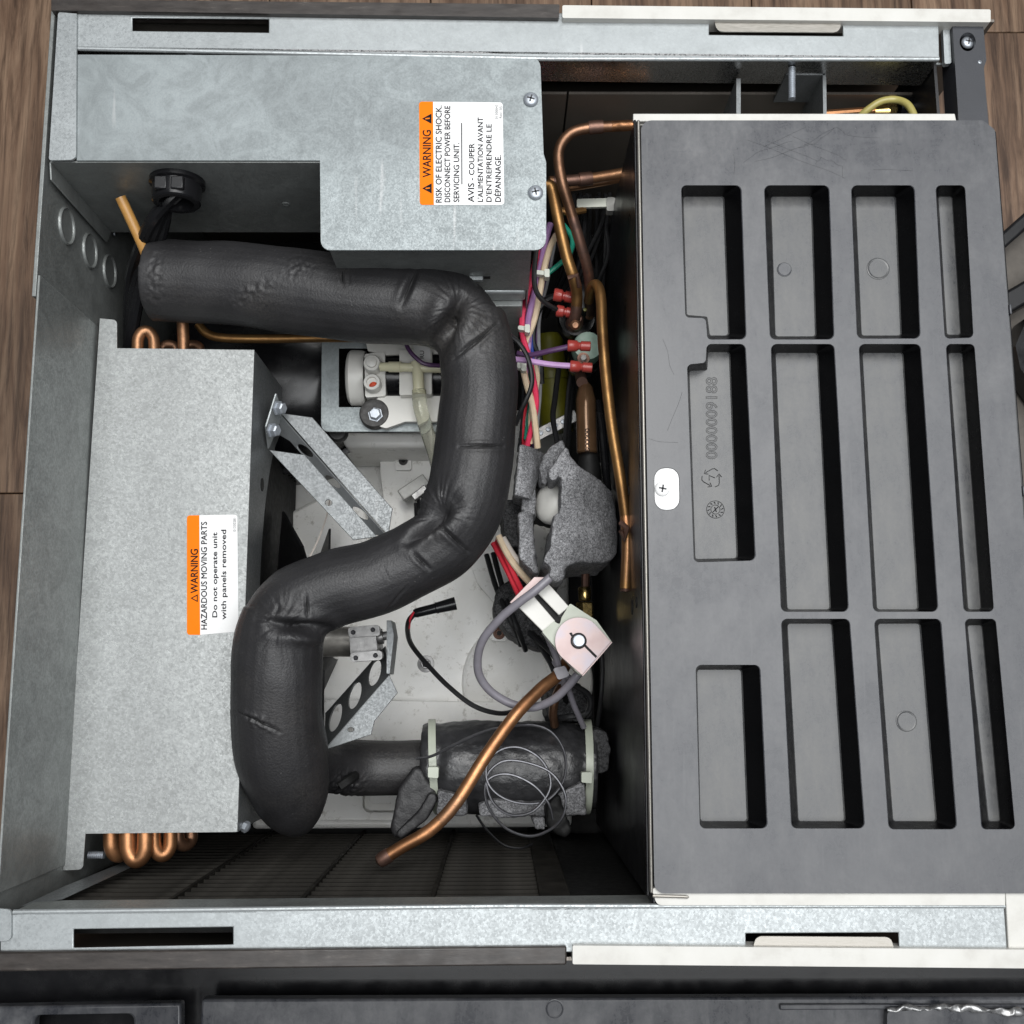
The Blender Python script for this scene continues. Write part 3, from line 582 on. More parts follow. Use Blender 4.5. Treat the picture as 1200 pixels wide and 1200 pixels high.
# condenser coil below it
cc = thing('condenser_coil', P(170, 700, -.35), 'condenser coil with copper return bends under the shroud', 'coil')
yA = P(200, 415, ZS).y - .004; yC = P(200, 972, ZS).y + .004
for i in range(5): build('fin_stack', MB().box((XL + .02 + i * .018, yC + .004, -.32), (XL + .034 + i * .018, yA - .004, -.108)), M['matte_black'], cc)
def ubend(cx, cy, z, w, out, r, mat, tilt=0):
    # hairpin sticking out of the coil end: w half spacing px, out = px (sign = direction)
    pts = [(cx - w, cy - out * .8, z), (cx - w, cy + out * .4, z)] + [(cx - w * math.cos(t), cy + out * .4 + out * .6 * math.sin(t), z - tilt * (1 - math.cos(t)) / 2) for t in [math.pi * k / 6 for k in range(1, 6)]] + [(cx + w, cy + out * .4, z - tilt), (cx + w, cy - out * .8, z - tilt)]
    build('return_bend', MB().tube(path(pts, 4), px(r, z), 14), M[mat], cc)
ubend(139, 976, -.115, 9, 26, 8.5, 'copper_bright', .012)
ubend(160, 976, -.108, 10, 32, 9, 'copper_bright', .0)
ubend(190, 975, -.118, 9.5, 27, 8, 'copper_bright', .004)
ubend(216, 974, -.13, 8, 16, 7.5, 'copper_brown', .01)
ubend(171, 412, -.115, 9.5, -24, 7, 'copper_tube', .002)
ubend(198, 412, -.135, 8, -8, 6, 'copper_brown', .0)
ubend(226, 412, -.14, 8, -8, 6, 'copper_brown', .0)
tubepx('header_tube', [(215, 425, -.115), (215, 400, -.112), (214, 376, -.108), (214, 350, -.105)], 7, M['copper_tube'], cc, n=14)
for cy in (990, 1003): 
    mb = MB(); a = P(104, 1002, -.12); b = P(122, 1002, -.12)
mb = MB(); pth = []; rs = []
for i in range(17): pth.append(a.lerp(b, i / 16)); rs.append(.0022 if i % 2 else .0027)
build('mounting_stud', mb.tube(pth, rs, 10), M['zinc'], cc)
# ================================================================== big foam hose
HP = [(180, 328, 50, -.082), (240, 331, 50, -.080), (300, 335, 51, -.077), (360, 343, 52, -.075), (420, 351, 52, -.073), (470, 355, 51, -.071), (512, 360, 50, -.070), (543, 380, 46, -.070), (558, 412, 45, -.070), (562, 455, 46.5, -.070), (558, 505, 48, -.071), (553, 550, 48.5, -.072), (544, 595, 47, -.073), (522, 633, 44, -.073), (490, 654, 43.5, -.074), (440, 677, 44.5, -.075), (390, 690, 45.5, -.076), (350, 709, 47, -.077), (329, 743, 50, -.079), (325, 790, 52, -.083), (325, 840, 52, -.092), (330, 885, 53, -.104), (338, 922, 46, -.118), (345, 948, 34, -.132), (348, 966, 19, -.143)]
ctr = crom([P(x, y, z) for x, y, r, z in HP], 7); rad = [v.x for v in crom([Vector((px(r, z), 0, 0)) for x, y, r, z in HP], 7)]
mb = MB().tube(ctr, rad, 28)
b2 = crom([P(348, 893, -.155), P(385, 896, -.195), P(430, 900, -.218), P(500, 900, -.225)], 8); mb.tube(b2, [px(31, -.22)] * len(b2), 24)
for run in ([(470, 356, 49, -.071), (505, 360, 47, -.070), (538, 364, 43, -.070)], [(562, 455, 46, -.070), (559, 410, 45, -.070), (553, 372, 42, -.070)],
            [(553, 550, 48, -.072), (545, 590, 47, -.073), (532, 628, 42, -.073)], [(440, 677, 44, -.075), (485, 656, 44, -.074), (522, 636, 42, -.073)],
            [(390, 690, 45, -.076), (352, 704, 45, -.077), (338, 714, 41, -.078)], [(325, 790, 52, -.083), (326, 750, 51, -.079), (331, 716, 45, -.077)]):
    cc_ = crom([P(x, y, z) for x, y, r, z in run], 6); mb.tube(cc_, [v.x for v in crom([Vector((px(r, z), 0, 0)) for x, y, r, z in run], 6)], 24)
me = remesh(mb, .0011, 5)
nv = len(me.vertices); co = np.empty(nv * 3, np.float64); me.vertices.foreach_get('co', co); co = co.reshape(-1, 3); nr = np.empty(nv * 3); me.vertices.foreach_get('normal', nr); nr = nr.reshape(-1, 3)
# project to photo pixels, used only to set out creases along the visible top of the hose
Rm = np.array(CAMROT); q = (co - np.array(CAMPOS)) @ Rm; pxs = np.stack([600 - F * q[:, 0] / q[:, 2], 600 + F * q[:, 1] / q[:, 2]], 1)
up = np.clip(nr[:, 2] * 2 + .3, 0, 1); disp = np.zeros(nv)
def crease(a, b, w, d, lip=.35):
    global disp
    a = np.array(a, float); b = np.array(b, float); ab = b - a; L = np.linalg.norm(ab); t = ((pxs - a) @ ab) / L ** 2; tc = np.clip(t, 0, 1)
    dist = np.linalg.norm(pxs - (a + tc[:, None] * ab), axis=1); end = np.clip(1.15 - np.abs(tc - .5) * 2 * .9, 0, 1)
    disp += up * end * (-d * np.exp(-(dist / w) ** 2) + d * lip * np.exp(-((dist - 2.2 * w) / (1.3 * w)) ** 2))
for a, b, w, d in (((400, 316), (402, 334), 2, .0010), ((408, 314), (409, 332), 1.5, .0008), ((488, 316), (470, 358), 3.5, .0030), ((534, 420), (583, 379), 1.8, .0024), ((538, 523), (590, 523), 1.8, .0022), ((512, 613), (549, 647), 2.2, .0028), ((484, 648), (503, 667), 2.2, .0022), ((358, 697), (361, 725), 1.8, .0016), ((327, 708), (321, 726), 1.6, .0010), ((452, 716), (478, 686), 1.2, .0006), ((276, 832), (328, 858), 1.6, .0013), ((449, 664), (456, 680), 1.2, .0008),
    ((512, 408), (541, 352), 9, .013), ((518, 395), (540, 350), 4, .006), ((497, 616), (530, 590), 10, .009), ((478, 636), (520, 604), 5, .008), ((322, 733), (384, 738), 6, .010), ((300, 726), (345, 731), 3, .002)): crease(a, b, w, d)
# wrinkle fans radiating from the kinks
for (cx, cy), rr, k in (((537, 362), 48, 34), ((515, 600), 46, 30), ((330, 730), 42, 26)):
    dx = pxs - np.array([cx, cy]); r = np.linalg.norm(dx, axis=1); an = np.arctan2(dx[:, 1], dx[:, 0])
    disp += up * .0005 * np.sin(an * k + np.sin(an * 9) * 2 + r * .05) * np.exp(-((r - rr * .42) / (rr * .36)) ** 2)
lump = np.array([noise.noise(Vector(c) * 38) for c in co]); fine = np.array([noise.noise(Vector(c) * 330) for c in co])
disp += lump * .0009
for (cx, cy), (sx, sy), th, am in (((295, 343), (28, 9), -.5, .0008), ((350, 312), (16, 14), 0, .0008), ((182, 335), (8, 40), 0, .0009), ((300, 845), (26, 7), .4, .0012), ((565, 405), (12, 8), 0, .0006), ((405, 920), (18, 14), 0, .002)):
    dx = pxs - np.array([cx, cy]); c, s = math.cos(th), math.sin(th); u = (dx[:, 0] * c + dx[:, 1] * s) / sx; v = (-dx[:, 0] * s + dx[:, 1] * c) / sy
    disp += am * fine * np.exp(-(u * u + v * v)) * 1.6
co += nr * disp[:, None]; me.vertices.foreach_set('co', co.ravel())
hose_polys = [tuple(p.vertices) for p in me.polygons]; hose_co = [Vector(c) for c in co]
hose = link_mesh('insulated_hose', me, M['foam_hose'], None, 'thick black foam insulated hose snaking in an S through the machine', 'hose', ang=80)
from mathutils.bvhtree import BVHTree
bvh = BVHTree.FromPolygons(hose_co, hose_polys)
for a, b in (((401, 318), (402, 333)), ((486, 320), (473, 352)), ((535, 419), (582, 380)), ((539, 523), (589, 523)), ((515, 615), (548, 646)), ((485, 649), (502, 666)), ((359, 699), (361, 724)), ((278, 833), (327, 857))):
    pts = []
    for k in range(13):
        t = k / 12; d = (CAMROT @ Vector(((a[0] + (b[0] - a[0]) * t - 600) / F, -(a[1] + (b[1] - a[1]) * t + .6 * math.sin(k) - 600) / F, -1))).normalized()
        hit = bvh.ray_cast(CAMPOS, d)
        if hit[0]: pts.append(hit[0] - hit[1] * .0001)
    if len(pts) > 3: build('slit', MB().tube(pts, [.00055 * math.sin(math.pi * (i + .6) / (len(pts) + .2)) + .0001 for i in range(len(pts))], 6), M['matte_black'], hose)
# torn dark hole where the two foam sleeves meet
mb = MB(); cpt = P(404, 918, -.19)
tubepx('copper_stub', [(398, 922, -.178), (408, 915, -.180), (416, 909, -.19)], 6, M['matte_black'], None, 'dark corroded copper stub showing through the torn foam joint', 'pipe')
# ================================================================== compressor
cp = thing('compressor', P(340, 440, -.36), 'glossy black compressor dome behind the pump bracket', 'compressor')
cq = P(330, 420, -.25)
build('dome', MB().lathe((cq.x, cq.y, -.37), (0, 0, 1), [(0, .098), (.10, .098), (.125, .096), (.145, .088), (.16, .073), (.168, .05), (.171, .02), (.171, .001)], 48), M['black_gloss'], cp, ang=50)
build('seam', MB().lathe((cq.x, cq.y, -.262), (0, 0, 1), [(0, .099), (.001, .1015), (.004, .1015), (.005, .099)], 48), M['black_gloss'], cp)
tubepx('discharge_tube', [(232, 380, -.14), (243, 391, -.14), (262, 396, -.14), (310, 397, -.14), (380, 396, -.142), (430, 396, -.145)], 5.5, M['copper_yellow'], cp, n=12)
# ================================================================== white pan
pn = thing('drain_pan', P(480, 750, -.345), 'white plastic base pan with dirt and screws under the machinery', 'pan')
ZPN = -.33
XP0 = P(300, 800, ZPN).x; XP1 = P(668, 800, ZPN).x
build('pan_floor', MB().box((XP0, YB + .002, ZPN - .02), (XP1, P(450, 480, ZPN).y, ZPN)), M['pan_plastic'], pn, bevel=.004)
build('pan_ledge', MB().plate(fillet([(380, 820), (500, 822), (660, 824), (660, 900), (380, 900)], 4), ZPN + .014, .014), M['pan_plastic'], pn, bevel=.005, seg=3)
build('pan_ledge', MB().plate(fillet([(360, 896), (520, 896), (520, 961), (360, 961)], 4), ZPN + .0145, .0145, [fillet([(425, 918), (500, 918), (500, 952), (425, 952)], 8)]), M['pan_plastic'], pn, bevel=.004)
build('pan_boss', MB().plate(fillet([(433, 921), (500, 921), (500, 942), (433, 942)], 6), ZPN + .016, .014), M['pan_plastic'], pn, bevel=.005, seg=3)
build('pan_dish', MB().lathe(P(618, 800, ZPN), (0, 0, 1), [(0, px(76, ZPN)), (.004, px(75, ZPN)), (.005, px(73, ZPN)), (.002, px(69, ZPN)), (.002, .001)], 56), M['pan_plastic'], pn, ang=50)
build('pan_step', MB().plate(fillet([(543, 640), (560, 684), (584, 712), (575, 735), (600, 745), (640, 690), (640, 620), (560, 600)], 10), ZPN + .012, .012), M['pan_plastic'], pn, bevel=.004, seg=3)
build('pan_beam', MB().plate([(398, 506), (520, 506), (520, 524), (404, 524)], -.235, .03), M['pan_plastic'], pn, bevel=.004, seg=3)
build('pan_rim', MB().plate([(404, 526), (520, 525), (520, 530), (404, 531)], -.262, .06), M['pan_plastic'], pn, bevel=.002)
build('pan_block', MB().plate(fillet([(445, 532), (520, 532), (520, 650), (452, 650), (452, 600), (446, 555)], 6), -.30, .03), M['pan_plastic'], pn, bevel=.003)
build('pan_block', MB().plate(fillet([(463, 533), (482, 533), (482, 551), (463, 551)], 3), -.295, .004), M['pan_plastic'], pn, bevel=.001)
for cx, cy, r, z, mt in ((472.5, 540, 5.5, -.2945, 'rubber_dusty'), (585, 742, 7.5, ZPN + .013, 'copper_joint'), (499, 778, 10, ZPN, 'cast_metal')):
    w = build('pan_screw', MB().lathe(P(cx, cy, z), (0, 0, 1), [(0, px(r, z)), (.0016, px(r * .95, z)), (.0022, px(r * .6, z)), (.0012, px(r * .5, z)), (.0012, .0002)], 20), M[mt], pn)
    build('recess', MB().lathe(P(cx, cy, z + .0014), (0, 0, 1), [(0, px(r * .45, z)), (.0004, px(r * .42, z))], 6), M['matte_black'], w)
build('pan_screw_boss', MB().plate(fillet([(572, 734), (596, 732), (603, 743), (590, 752), (574, 750)], 6), ZPN + .0135, .0105), M['pan_plastic'], pn, bevel=.002)
build('pan_wall_block', MB().plate([(364, 500), (385, 520), (385, 500), (372, 470)], -.24, .06), M['pan_plastic'], pn, bevel=.003)
build('pan_wall_block', MB().plate([(340, 600), (420, 560), (440, 660), (345, 690)], -.31, .03), M['pan_plastic'], pn, bevel=.003)
# ================================================================== fan and its motor
fn = thing('cooling_fan', P(345, 760, -.28), 'black axial cooling fan inside the shroud opening', 'fan')
fc = P(350, 757, -.235); XFN = fc.x
build('hub', MB().lathe((XFN - .012, fc.y, fc.z), (1, 0, 0), [(0, .022), (.018, .022), (.024, .018)], 24), M['black_plastic'], fn)
for k in range(5):
    t0 = .45 + k * 2 * math.pi / 5; A = []; 
    for i in range(7):
        r = .02 + .092 * i / 6; w = .30 + .12 * i / 6
        for s in (-1, 1): t = t0 + s * w; A.append((XFN + s * (.020 - .004 * i / 6), fc.y + r * math.cos(t), fc.z + r * math.sin(t)))
    mb = MB(); n = len(A); mb.add(A + [(v[0] + .0018, v[1], v[2]) for v in A], [(2 * i, 2 * i + 1, 2 * i + 3, 2 * i + 2) for i in range(6)] + [(n + 2 * i + 2, n + 2 * i + 3, n + 2 * i + 1, n + 2 * i) for i in range(6)] + [(12, 13, n + 13, n + 12)] + [(2 * i, 2 * i + 2, n + 2 * i + 2, n + 2 * i) for i in range(6)] + [(n + 2 * i + 1, n + 2 * i + 3, 2 * i + 3, 2 * i + 1) for i in range(6)])
    build('blade', mb, M['black_plastic'], fn, ang=60)
mt = thing('fan_motor', P(420, 755, -.25), 'small grey fan motor with riveted end housing below the hose', 'motor')
c0 = P(372, 752, -.205); c1 = P(413, 752, -.205)
build('can', MB().lathe(c0, c1 - c0, [(0, px(17.5, -.2)), ((c1 - c0).length, px(17.5, -.2))], 32), M['motor_can'], mt)
h = build('end_housing', MB().plate(fillet([(409, 742), (440, 739), (443, 768), (411, 770)], 3), -.180, .045), M['cast_metal'], mt, bevel=.0015)
for pts in ([(407, 735), (444, 732), (446, 745), (409, 747)], [(410, 765), (447, 762), (449, 773), (411, 776)]):
    f = build('housing_flange', MB().plate(fillet(pts, 4), -.173, .010), M['cast_metal'], mt, bevel=.001)
    for x, y in ((pts[0][0] + 7, pts[0][1] + 6), (pts[1][0] - 7, pts[1][1] + 6)): build('rivet', MB().lathe(P(x, y, -.1732), (0, 0, 1), [(0, px(3, -.17)), (.0012, px(2.4, -.17)), (.0005, px(1.2, -.17))], 14), M['print_grey'], f)
c0 = P(440, 747, -.195); c1 = P(458, 744, -.195); build('shaft', MB().lathe(c0, c1 - c0, [(0, .006), ((c1 - c0).length * .5, .006), ((c1 - c0).length * .5, .0035), ((c1 - c0).length, .0035)], 16), M['cast_metal'], mt)
build('shaft_nut', MB().lathe(P(459, 742, -.17), (0, 0, 1), [(0, .0032), (.004, .0032), (.005, .002)], 6), M['zinc'], mt)
# ================================================================== brackets
br = thing('motor_bracket', P(390, 560, -.2), 'slotted galvanised channel bracket running diagonally down from the shroud', 'bracket')
build('upper_flange', MB().plate([(329, 484), (366, 489), (460, 596), (455, 628)], -.145, .0015), M['galvanised_bracket'], br, bevel=.0004)
build('lower_flange', MB().plate([(315, 527), (357, 533), (442, 629), (414, 633)], -.150, .0015, [ell(385, 589, 4, 3.4, 14)]), M['galvanised_bracket'], br, bevel=.0004)
qd = [P(329, 484, -.146), P(455, 628, -.146), P(441.5, 628, -.166), P(315, 527, -.1515)]
O = P(330, 486, -.1475); U = (P(454, 627, -.1475) - O); V = (P(357, 533, -.1535) - P(373, 533, -.1475))
def W2(u, v): return O + U * u + V * v
mb = MB(); holes = [[W2(u + .055 * math.cos(t), .5 + .40 * math.sin(t)) for t in [2 * math.pi * k / 20 for k in range(20)]] for u in (.30, .56, .82)]
mb.slab([W2(0, 0), W2(1, 0), W2(1, 1), W2(.22, 1), W2(0, 2.6), W2(-.04, 1.5)], V.cross(U).normalized() * .0014, holes)
build('web', mb, M['galvanised_bracket'], br, bevel=.0003)
build('end_tab', MB().slab([P(322, 461, -.130), P(310, 500, -.130), P(313, 526, -.150), P(330, 485, -.150)], (.0015, 0, 0)), M['galvanised_sheet'], br, bevel=.0004)
for cx, cy in ((325, 478), (318, 504)):
    build('bolt', MB().lathe(P(cx, cy, -.132), (1, -.2, .5), [(0, .0058), (.0015, .0058), (.0016, .0045), (.0055, .0045), (.0065, .0035)], 6), M['zinc'], br, ang=25)
lb = thing('motor_bracket', P(420, 830, -.25), 'short dark grey bracket with three round holes below the fan motor', 'bracket')
O = P(380, 878, -.150); U = P(456, 791, -.150) - O; V = (P(381, 835, -.215) - O)
def W3(u, v): return O + U * u + V * v
holes = [[W3(u + .105 * math.cos(t), .53 + .34 * math.sin(t)) for t in [2 * math.pi * k / 24 for k in range(24)]] for u in (.17, .48, .80)]
build('web', MB().slab([W3(0, 0), W3(1, 0), W3(1, .95), W3(.0, .98)], U.cross(V).normalized() * -.0014, holes), M['galvanised_bracket'], lb, bevel=.0003)
build('flange', MB().plate([(456, 791), (466, 812), (439, 845), (435, 861), (380, 879)], -.150, .0015, [ell(411, 855, 3.6, 2.6, 14)]), M['galvanised_bracket'], lb, bevel=.0004)
build('end_plate', MB().slab([P(453, 727, -.15), P(459, 727, -.15), P(462, 745, -.15), P(457, 790, -.15), P(453, 790, -.15)], (0, 0, -.03)), M['galvanised_bracket'], lb, bevel=.0004)
tubepx('fan_wire', [(346, 690, -.2), (362, 655, -.2), (374, 630, -.21), (384, 600, -.22), (388, 570, -.24)], 1.2, M['wire_white'], None, 'thin white wire curving beside the fan blades', 'wire', n=6)
# ================================================================== pump
pu = thing('water_pump', P(450, 450, -.24), 'white plastic water pump on a galvanised plate below the hose', 'pump')
ZPU = -.175
build('mounting_plate', MB().plate(fillet([(377, 385), (560, 385), (560, 506), (376, 506)], [0, 0, 0, 9]), ZPU, .0015, [[(397, 408), (530, 408), (530, 477), (397, 477)]]), M['galvanised_cover'], pu, bevel=.0005)
a = P(408, 443, ZPU - .01); b = P(429, 443, ZPU - .01)
rr = px(34, ZPU); build('pump_head', MB().lathe(a, b - a, [(0, rr * .8), (.001, rr * .92), (.003, rr), ((b - a).length * .8, rr), ((b - a).length, rr * .96), ((b - a).length, rr * .7)], 40), M['white_plastic'], pu, ang=40)
build('pump_body', MB().plate(fillet([(427, 415), (451, 412), (452, 464), (428, 466)], 3), ZPU + .012, .05), M['white_plastic'], pu, bevel=.002)
a = P(449, 442, ZPU - .008); b = P(540, 442, ZPU - .008)
build('motor_core', MB().lathe(a, b - a, [(0, px(27, ZPU)), ((b - a).length, px(27, ZPU))], 32), M['black_gloss'], pu)
build('motor_frame', MB().plate(fillet([(468, 410), (506, 409), (506, 462), (468, 463)], 2), ZPU + .018, .05), M['white_plastic'], pu, bevel=.0015)
build('upper_bracket', MB().plate(fillet([(428, 398), (530, 400), (530, 414), (450, 416), (431, 411)], 2), ZPU + .008, .003), M['white_plastic'], pu, bevel=.0008)
build('lower_bracket', MB().plate(fillet([(446, 464), (530, 464), (530, 494), (475, 494), (452, 502), (430, 494), (436, 472)], [3, 0, 0, 2, 8, 8, 3]), ZPU + .008, .006), M['white_plastic'], pu, bevel=.001)
for cx, cy, ri in ((438, 431, 0), (438, 453, 1)):
    r = px(10.5, ZPU + .02); p = build('port', MB().lathe(P(cx, cy, ZPU + .010), (0, 0, 1), [(0, r), (.012, r), (.0135, r * .9), (.0135, r * .62), (.011 if ri else .016, r * .58), (.011 if ri else .017, .0002)], 28), M['white_plastic'], pu, ang=50)
    if ri: build('red_plug', MB().lathe(P(cx, cy, ZPU + .0205), (0, 0, 1), [(0, r * .52), (.0016, r * .5), (.0006, r * .3), (.0006, .0002)], 16), M['red_plug'], p)
g = build('rubber_grommet', MB().lathe(P(440, 487, ZPU), (0, 0, 1), [(0, px(18, ZPU)), (.007, px(18, ZPU)), (.009, px(16.5, ZPU)), (.0095, px(13, ZPU)), (.0085, px(9, ZPU)), (.0085, .0005)], 36), M['rubber_dusty'], pu, ang=50)
build('bolt', MB().lathe(P(440, 486, ZPU + .0085), (0, 0, 1), [(0, px(9, ZPU)), (.0008, px(9, ZPU)), (.0008, px(7.5, ZPU)), (.004, px(7.5, ZPU)), (.005, px(6, ZPU))], 6), M['zinc'], g, ang=25)
build('rubber_foot', MB().lathe(P(397, 508, ZPU - .02), (0, 0, 1), [(0, px(12, ZPU)), (.006, px(12, ZPU)), (.008, px(10, ZPU))], 24), M['rubber'], pu)
f = build('outlet_fitting', MB().tube([P(446, 430, ZPU + .025), P(462, 430, ZPU + .027), P(486, 431, ZPU + .029), P(520, 432, ZPU + .029)], px(5.5, -.15), 14).tube([P(488, 424, ZPU + .029), P(490, 440, ZPU + .029), P(491, 462, ZPU + .028)], px(7, -.15), 14), M['amber_fitting'], pu)
build('fitting_collar', MB().tube([P(456, 430, ZPU + .026), P(470, 430, ZPU + .028)], px(6.6, -.15), 16), M['amber_fitting'], pu)
build('data_label', MB().plate([(484, 404), (504, 404), (504, 424), (488, 424)], ZPU + .0195, .0004), M['label_white'], pu)
mb = MB(); text_up(mb, 'RU', (492, 411, 497, 420), ZPU + .0198); build('approval_mark', mb, M['print_black'], pu)
tubepx('clear_hose', [(491, 458, -.146), (492, 475, -.145), (496, 490, -.147), (502, 510, -.155), (510, 535, -.17), (516, 560, -.19)], 8.5, M['clear_tube'], None, 'clear vinyl hose hanging from the pump outlet', 'hose', n=16)
tubepx('violet_wire', [(474, 396, -.135), (478, 408, -.134), (487, 419, -.134), (500, 427, -.135), (530, 429, -.14)], 2.6, M['wire_violet'], None, 'dark violet wire arcing over the pump label', 'wire')
# dirty connector and bits near the hose, on the pan
cn = thing('grey_connector', P(490, 570, -.3), 'dirty grey plug connector on the pan beside the hose', 'connector')
O = P(485, 572, -.275); build('shell', MB().obox(O, (P(500, 562, -.275) - O), (P(480, 565, -.275) - O) * .8, (0, 0, .006)), M['connector_grey'], cn, bevel=.001)
O = P(492, 578, -.272); build('latch', MB().obox(O, (P(502, 570, -.272) - O) * .8, (P(489, 574, -.272) - O) * .8, (0, 0, .004)), M['cast_metal'], cn, bevel=.0008)
for i, w in enumerate(((490, 585, 495, 605, 510, 612), (495, 580, 500, 598, 512, 604), (487, 590, 490, 612, 506, 620))):
    tubepx('black_wire', [(w[0], w[1], -.28), (w[2], w[3], -.275), (w[4], w[5], -.28), (540, 625, -.28)], 2.4, M['wire_black'], None, 'thin black wire leaving the dirty connector beside the hose', 'wire', 'black wires of the dirty connector', n=8)
# ================================================================== copper lines by the divider
def copper_line(pts, r, mat, label, joints=(), n=14, sub=8, name='copper_tube', end=None):
    z = sum(p[2] for p in pts) / len(pts); pth = path(pts, sub); rr = px(r, z)
    t = thing(name, pth[0], label, 'pipe')
    build('pipe', MB().tube(pth, rr, n), M[mat], t)
    for i0, i1, g, jm in joints:
        a = int(i0 * (len(pth) - 1)); b = max(a + 1, int(i1 * (len(pth) - 1))); seg = pth[a:b + 1]
        rs = [rr * g * (1 if 0 < k < len(seg) - 1 else .97) for k in range(len(seg))]
        build('brazed_joint', MB().tube(seg, rs, n), M[jm], t)
    return t, pth, rr
copper_line([(760, 146, -.055), (720, 148, -.055), (690, 150, -.056), (668, 157, -.058), (655, 176, -.062), (657, 206, -.068), (668, 245, -.078), (680, 285, -.09), (689, 318, -.105), (691, 345, -.125), (691, 370, -.15)], 6.6, 'copper_brown', 'brown copper pipe bending from the bin wall down past the box corner', [(.0, .12, 1.0, 'copper_bright'), (.14, .2, 1.25, 'copper_joint'), (.62, .99, 1.02, 'copper_joint')], sub=10)
t, pth, rr = copper_line([(640, 216, -.085), (647, 222, -.085), (655, 262, -.088), (664, 300, -.094), (672, 325, -.10), (676, 345, -.108), (675, 365, -.116), (672, 381, -.125)], 7, 'copper_yellow', 'tan pinched copper pipe entering the upper solenoid valve', [(.80, .99, 1.03, 'copper_joint')], sub=10)
build('crimp', MB().tube([P(666, 326, -.088), P(676, 322, -.086), P(679, 336, -.094)], px(3.2, -.09), 8), M['copper_joint'], t)
build('braze_tip', MB().lathe(P(674, 381, -.118), (0, -.3, 1), [(0, px(6.4, -.12)), (.002, px(6, -.12)), (.0032, px(3.5, -.12)), (.003, .0003)], 16), M['copper_brown'], t)
copper_line([(644, 213, -.10), (675, 211, -.102), (700, 208, -.104), (735, 202, -.106)], 6.8, 'copper_tube', 'short horizontal copper pipe with brazed sleeve behind the bent pipe', [(.05, .38, 1.05, 'copper_joint'), (.40, .60, 1.28, 'copper_joint')])
tubepx('copper_tube', [(645, 224, -.12), (690, 217, -.12), (735, 209, -.12)], 4, M['copper_tube'], None, 'thin copper pipe just under the brazed horizontal pipe', 'pipe')
tubepx('copper_tube', [(655, 246, -.13), (668, 249, -.13), (685, 246, -.135)], 4.5, M['copper_yellow'], None, 'stubby copper pipe crossing behind the two bent pipes', 'pipe')
t, pth, rr = copper_line([(690, 352, -.13), (693, 338, -.112), (699, 334, -.102), (704, 348, -.095), (706, 390, -.09), (710, 440, -.088), (717, 500, -.085), (726, 555, -.082), (733, 605, -.08), (735, 640, -.08), (733, 690, -.08)], 6.6, 'copper_yellow', 'long copper process pipe with crimp hanging along the black divider', [(.80, .86, 1.03, 'copper_bright'), (.87, .99, 1.0, 'copper_tube')], sub=10)
build('crimp', MB().tube([P(727, 612, -.073), P(735, 619, -.071), P(731, 632, -.073), P(728, 622, -.07)], px(3.5, -.08), 8), M['copper_joint'], t)
build('pipe_end', MB().lathe(pth[-1] + Vector((0, -.0006, 0)), (0, -1, 0), [(0, rr * 1.02), (.0012, rr * .9), (.0012, rr * .6), (-.002, rr * .55)], 16), M['copper_joint'], t)
t, pth, rr = copper_line([(668, 770, -.17), (655, 790, -.16), (634, 807, -.15), (604, 838, -.14), (570, 885, -.132), (535, 940, -.128), (505, 972, -.128), (470, 993, -.128), (448, 1007, -.128)], 7.4, 'copper_bright', 'bright bent copper pipe lying diagonally over the wrapped canister', [(.60, .72, 1.015, 'copper_tube')], sub=10)
build('braze_tip', MB().lathe(pth[-1], pth[-1] - pth[-4], [(-.006, rr * 1.12), (0, rr * 1.15), (.003, rr * .95), (.0045, rr * .4), (.0045, .0002)], 16), M['copper_joint'], t)
tubepx('copper_tube', [(650, 850, -.2), (648, 835, -.19), (652, 815, -.185), (660, 800, -.19)], 5, M['copper_brown'], None, 'dark copper pipe rising behind the end of the grey cable loop', 'pipe')
# black wire harness in the upper gap
for i in range(22):
    x0 = 672 + random.random() * 45; x1 = 668 + random.random() * 40; z0 = -.15 - random.random() * .06
    pts = [(x0, 225 + random.random() * 8, z0), (x0 + random.uniform(-6, 6), 262, z0 - .004), (.5 * (x0 + x1) + random.uniform(-8, 8), 300, z0 - .012), (x1, 345, z0 - .03), (x1 + random.uniform(-8, 8), 395, z0 - .06)]
    tubepx('harness_wire', pts, 2.5, M['wire_black'], None, 'thin black wire in the tied bundle between box and bin', 'wire', 'black harness wires between box and bin', n=7, sub=6)
for i in range(8):
    x0 = 650 + random.random() * 30; z0 = -.17 - random.random() * .04
    tubepx('harness_wire', [(x0, 228, z0), (x0 + 6, 265, z0), (x0 - 4, 305, z0 - .01), (x0 - 18, 340, z0 - .03), (x0 - 34, 372, z0 - .05)], 2.3, M['wire_black'], None, 'thin black wire in the tied bundle between box and bin', 'wire', 'black harness wires between box and bin', n=7, sub=6)
tie = thing('cable_tie', P(698, 238, -.13), 'wide white cable tie round the black wires beside the bin', 'cable tie')
build('strap', MB().plate(fillet([(676, 233), (716, 232), (716, 242), (676, 243)], 2), -.132, .003), M['white_tie'], tie, bevel=.0006)
build('tie_head', MB().plate(fillet([(711, 231), (721, 231), (720, 247), (711, 247)], 2), -.130, .008), M['connector_grey'], tie, bevel=.0008)
for i, (x0, x1, z0) in enumerate(((668, 662, -.19), (672, 666, -.2), (700, 708, -.19), (706, 712, -.2), (712, 716, -.21), (715, 722, -.19))):
    tubepx('deep_wire', [(x0, 360, z0), (x0 + 5, 410, z0 - .01), (x1 + 4, 460, z0 - .01), (x1, 520, z0 - .02), (x1 - 3, 560, z0 - .03)], 2.8, M['wire_black'], None, 'black wire running down deep between the solenoid valves and divider', 'wire', 'deep black wires beside the valves', n=7, sub=6)
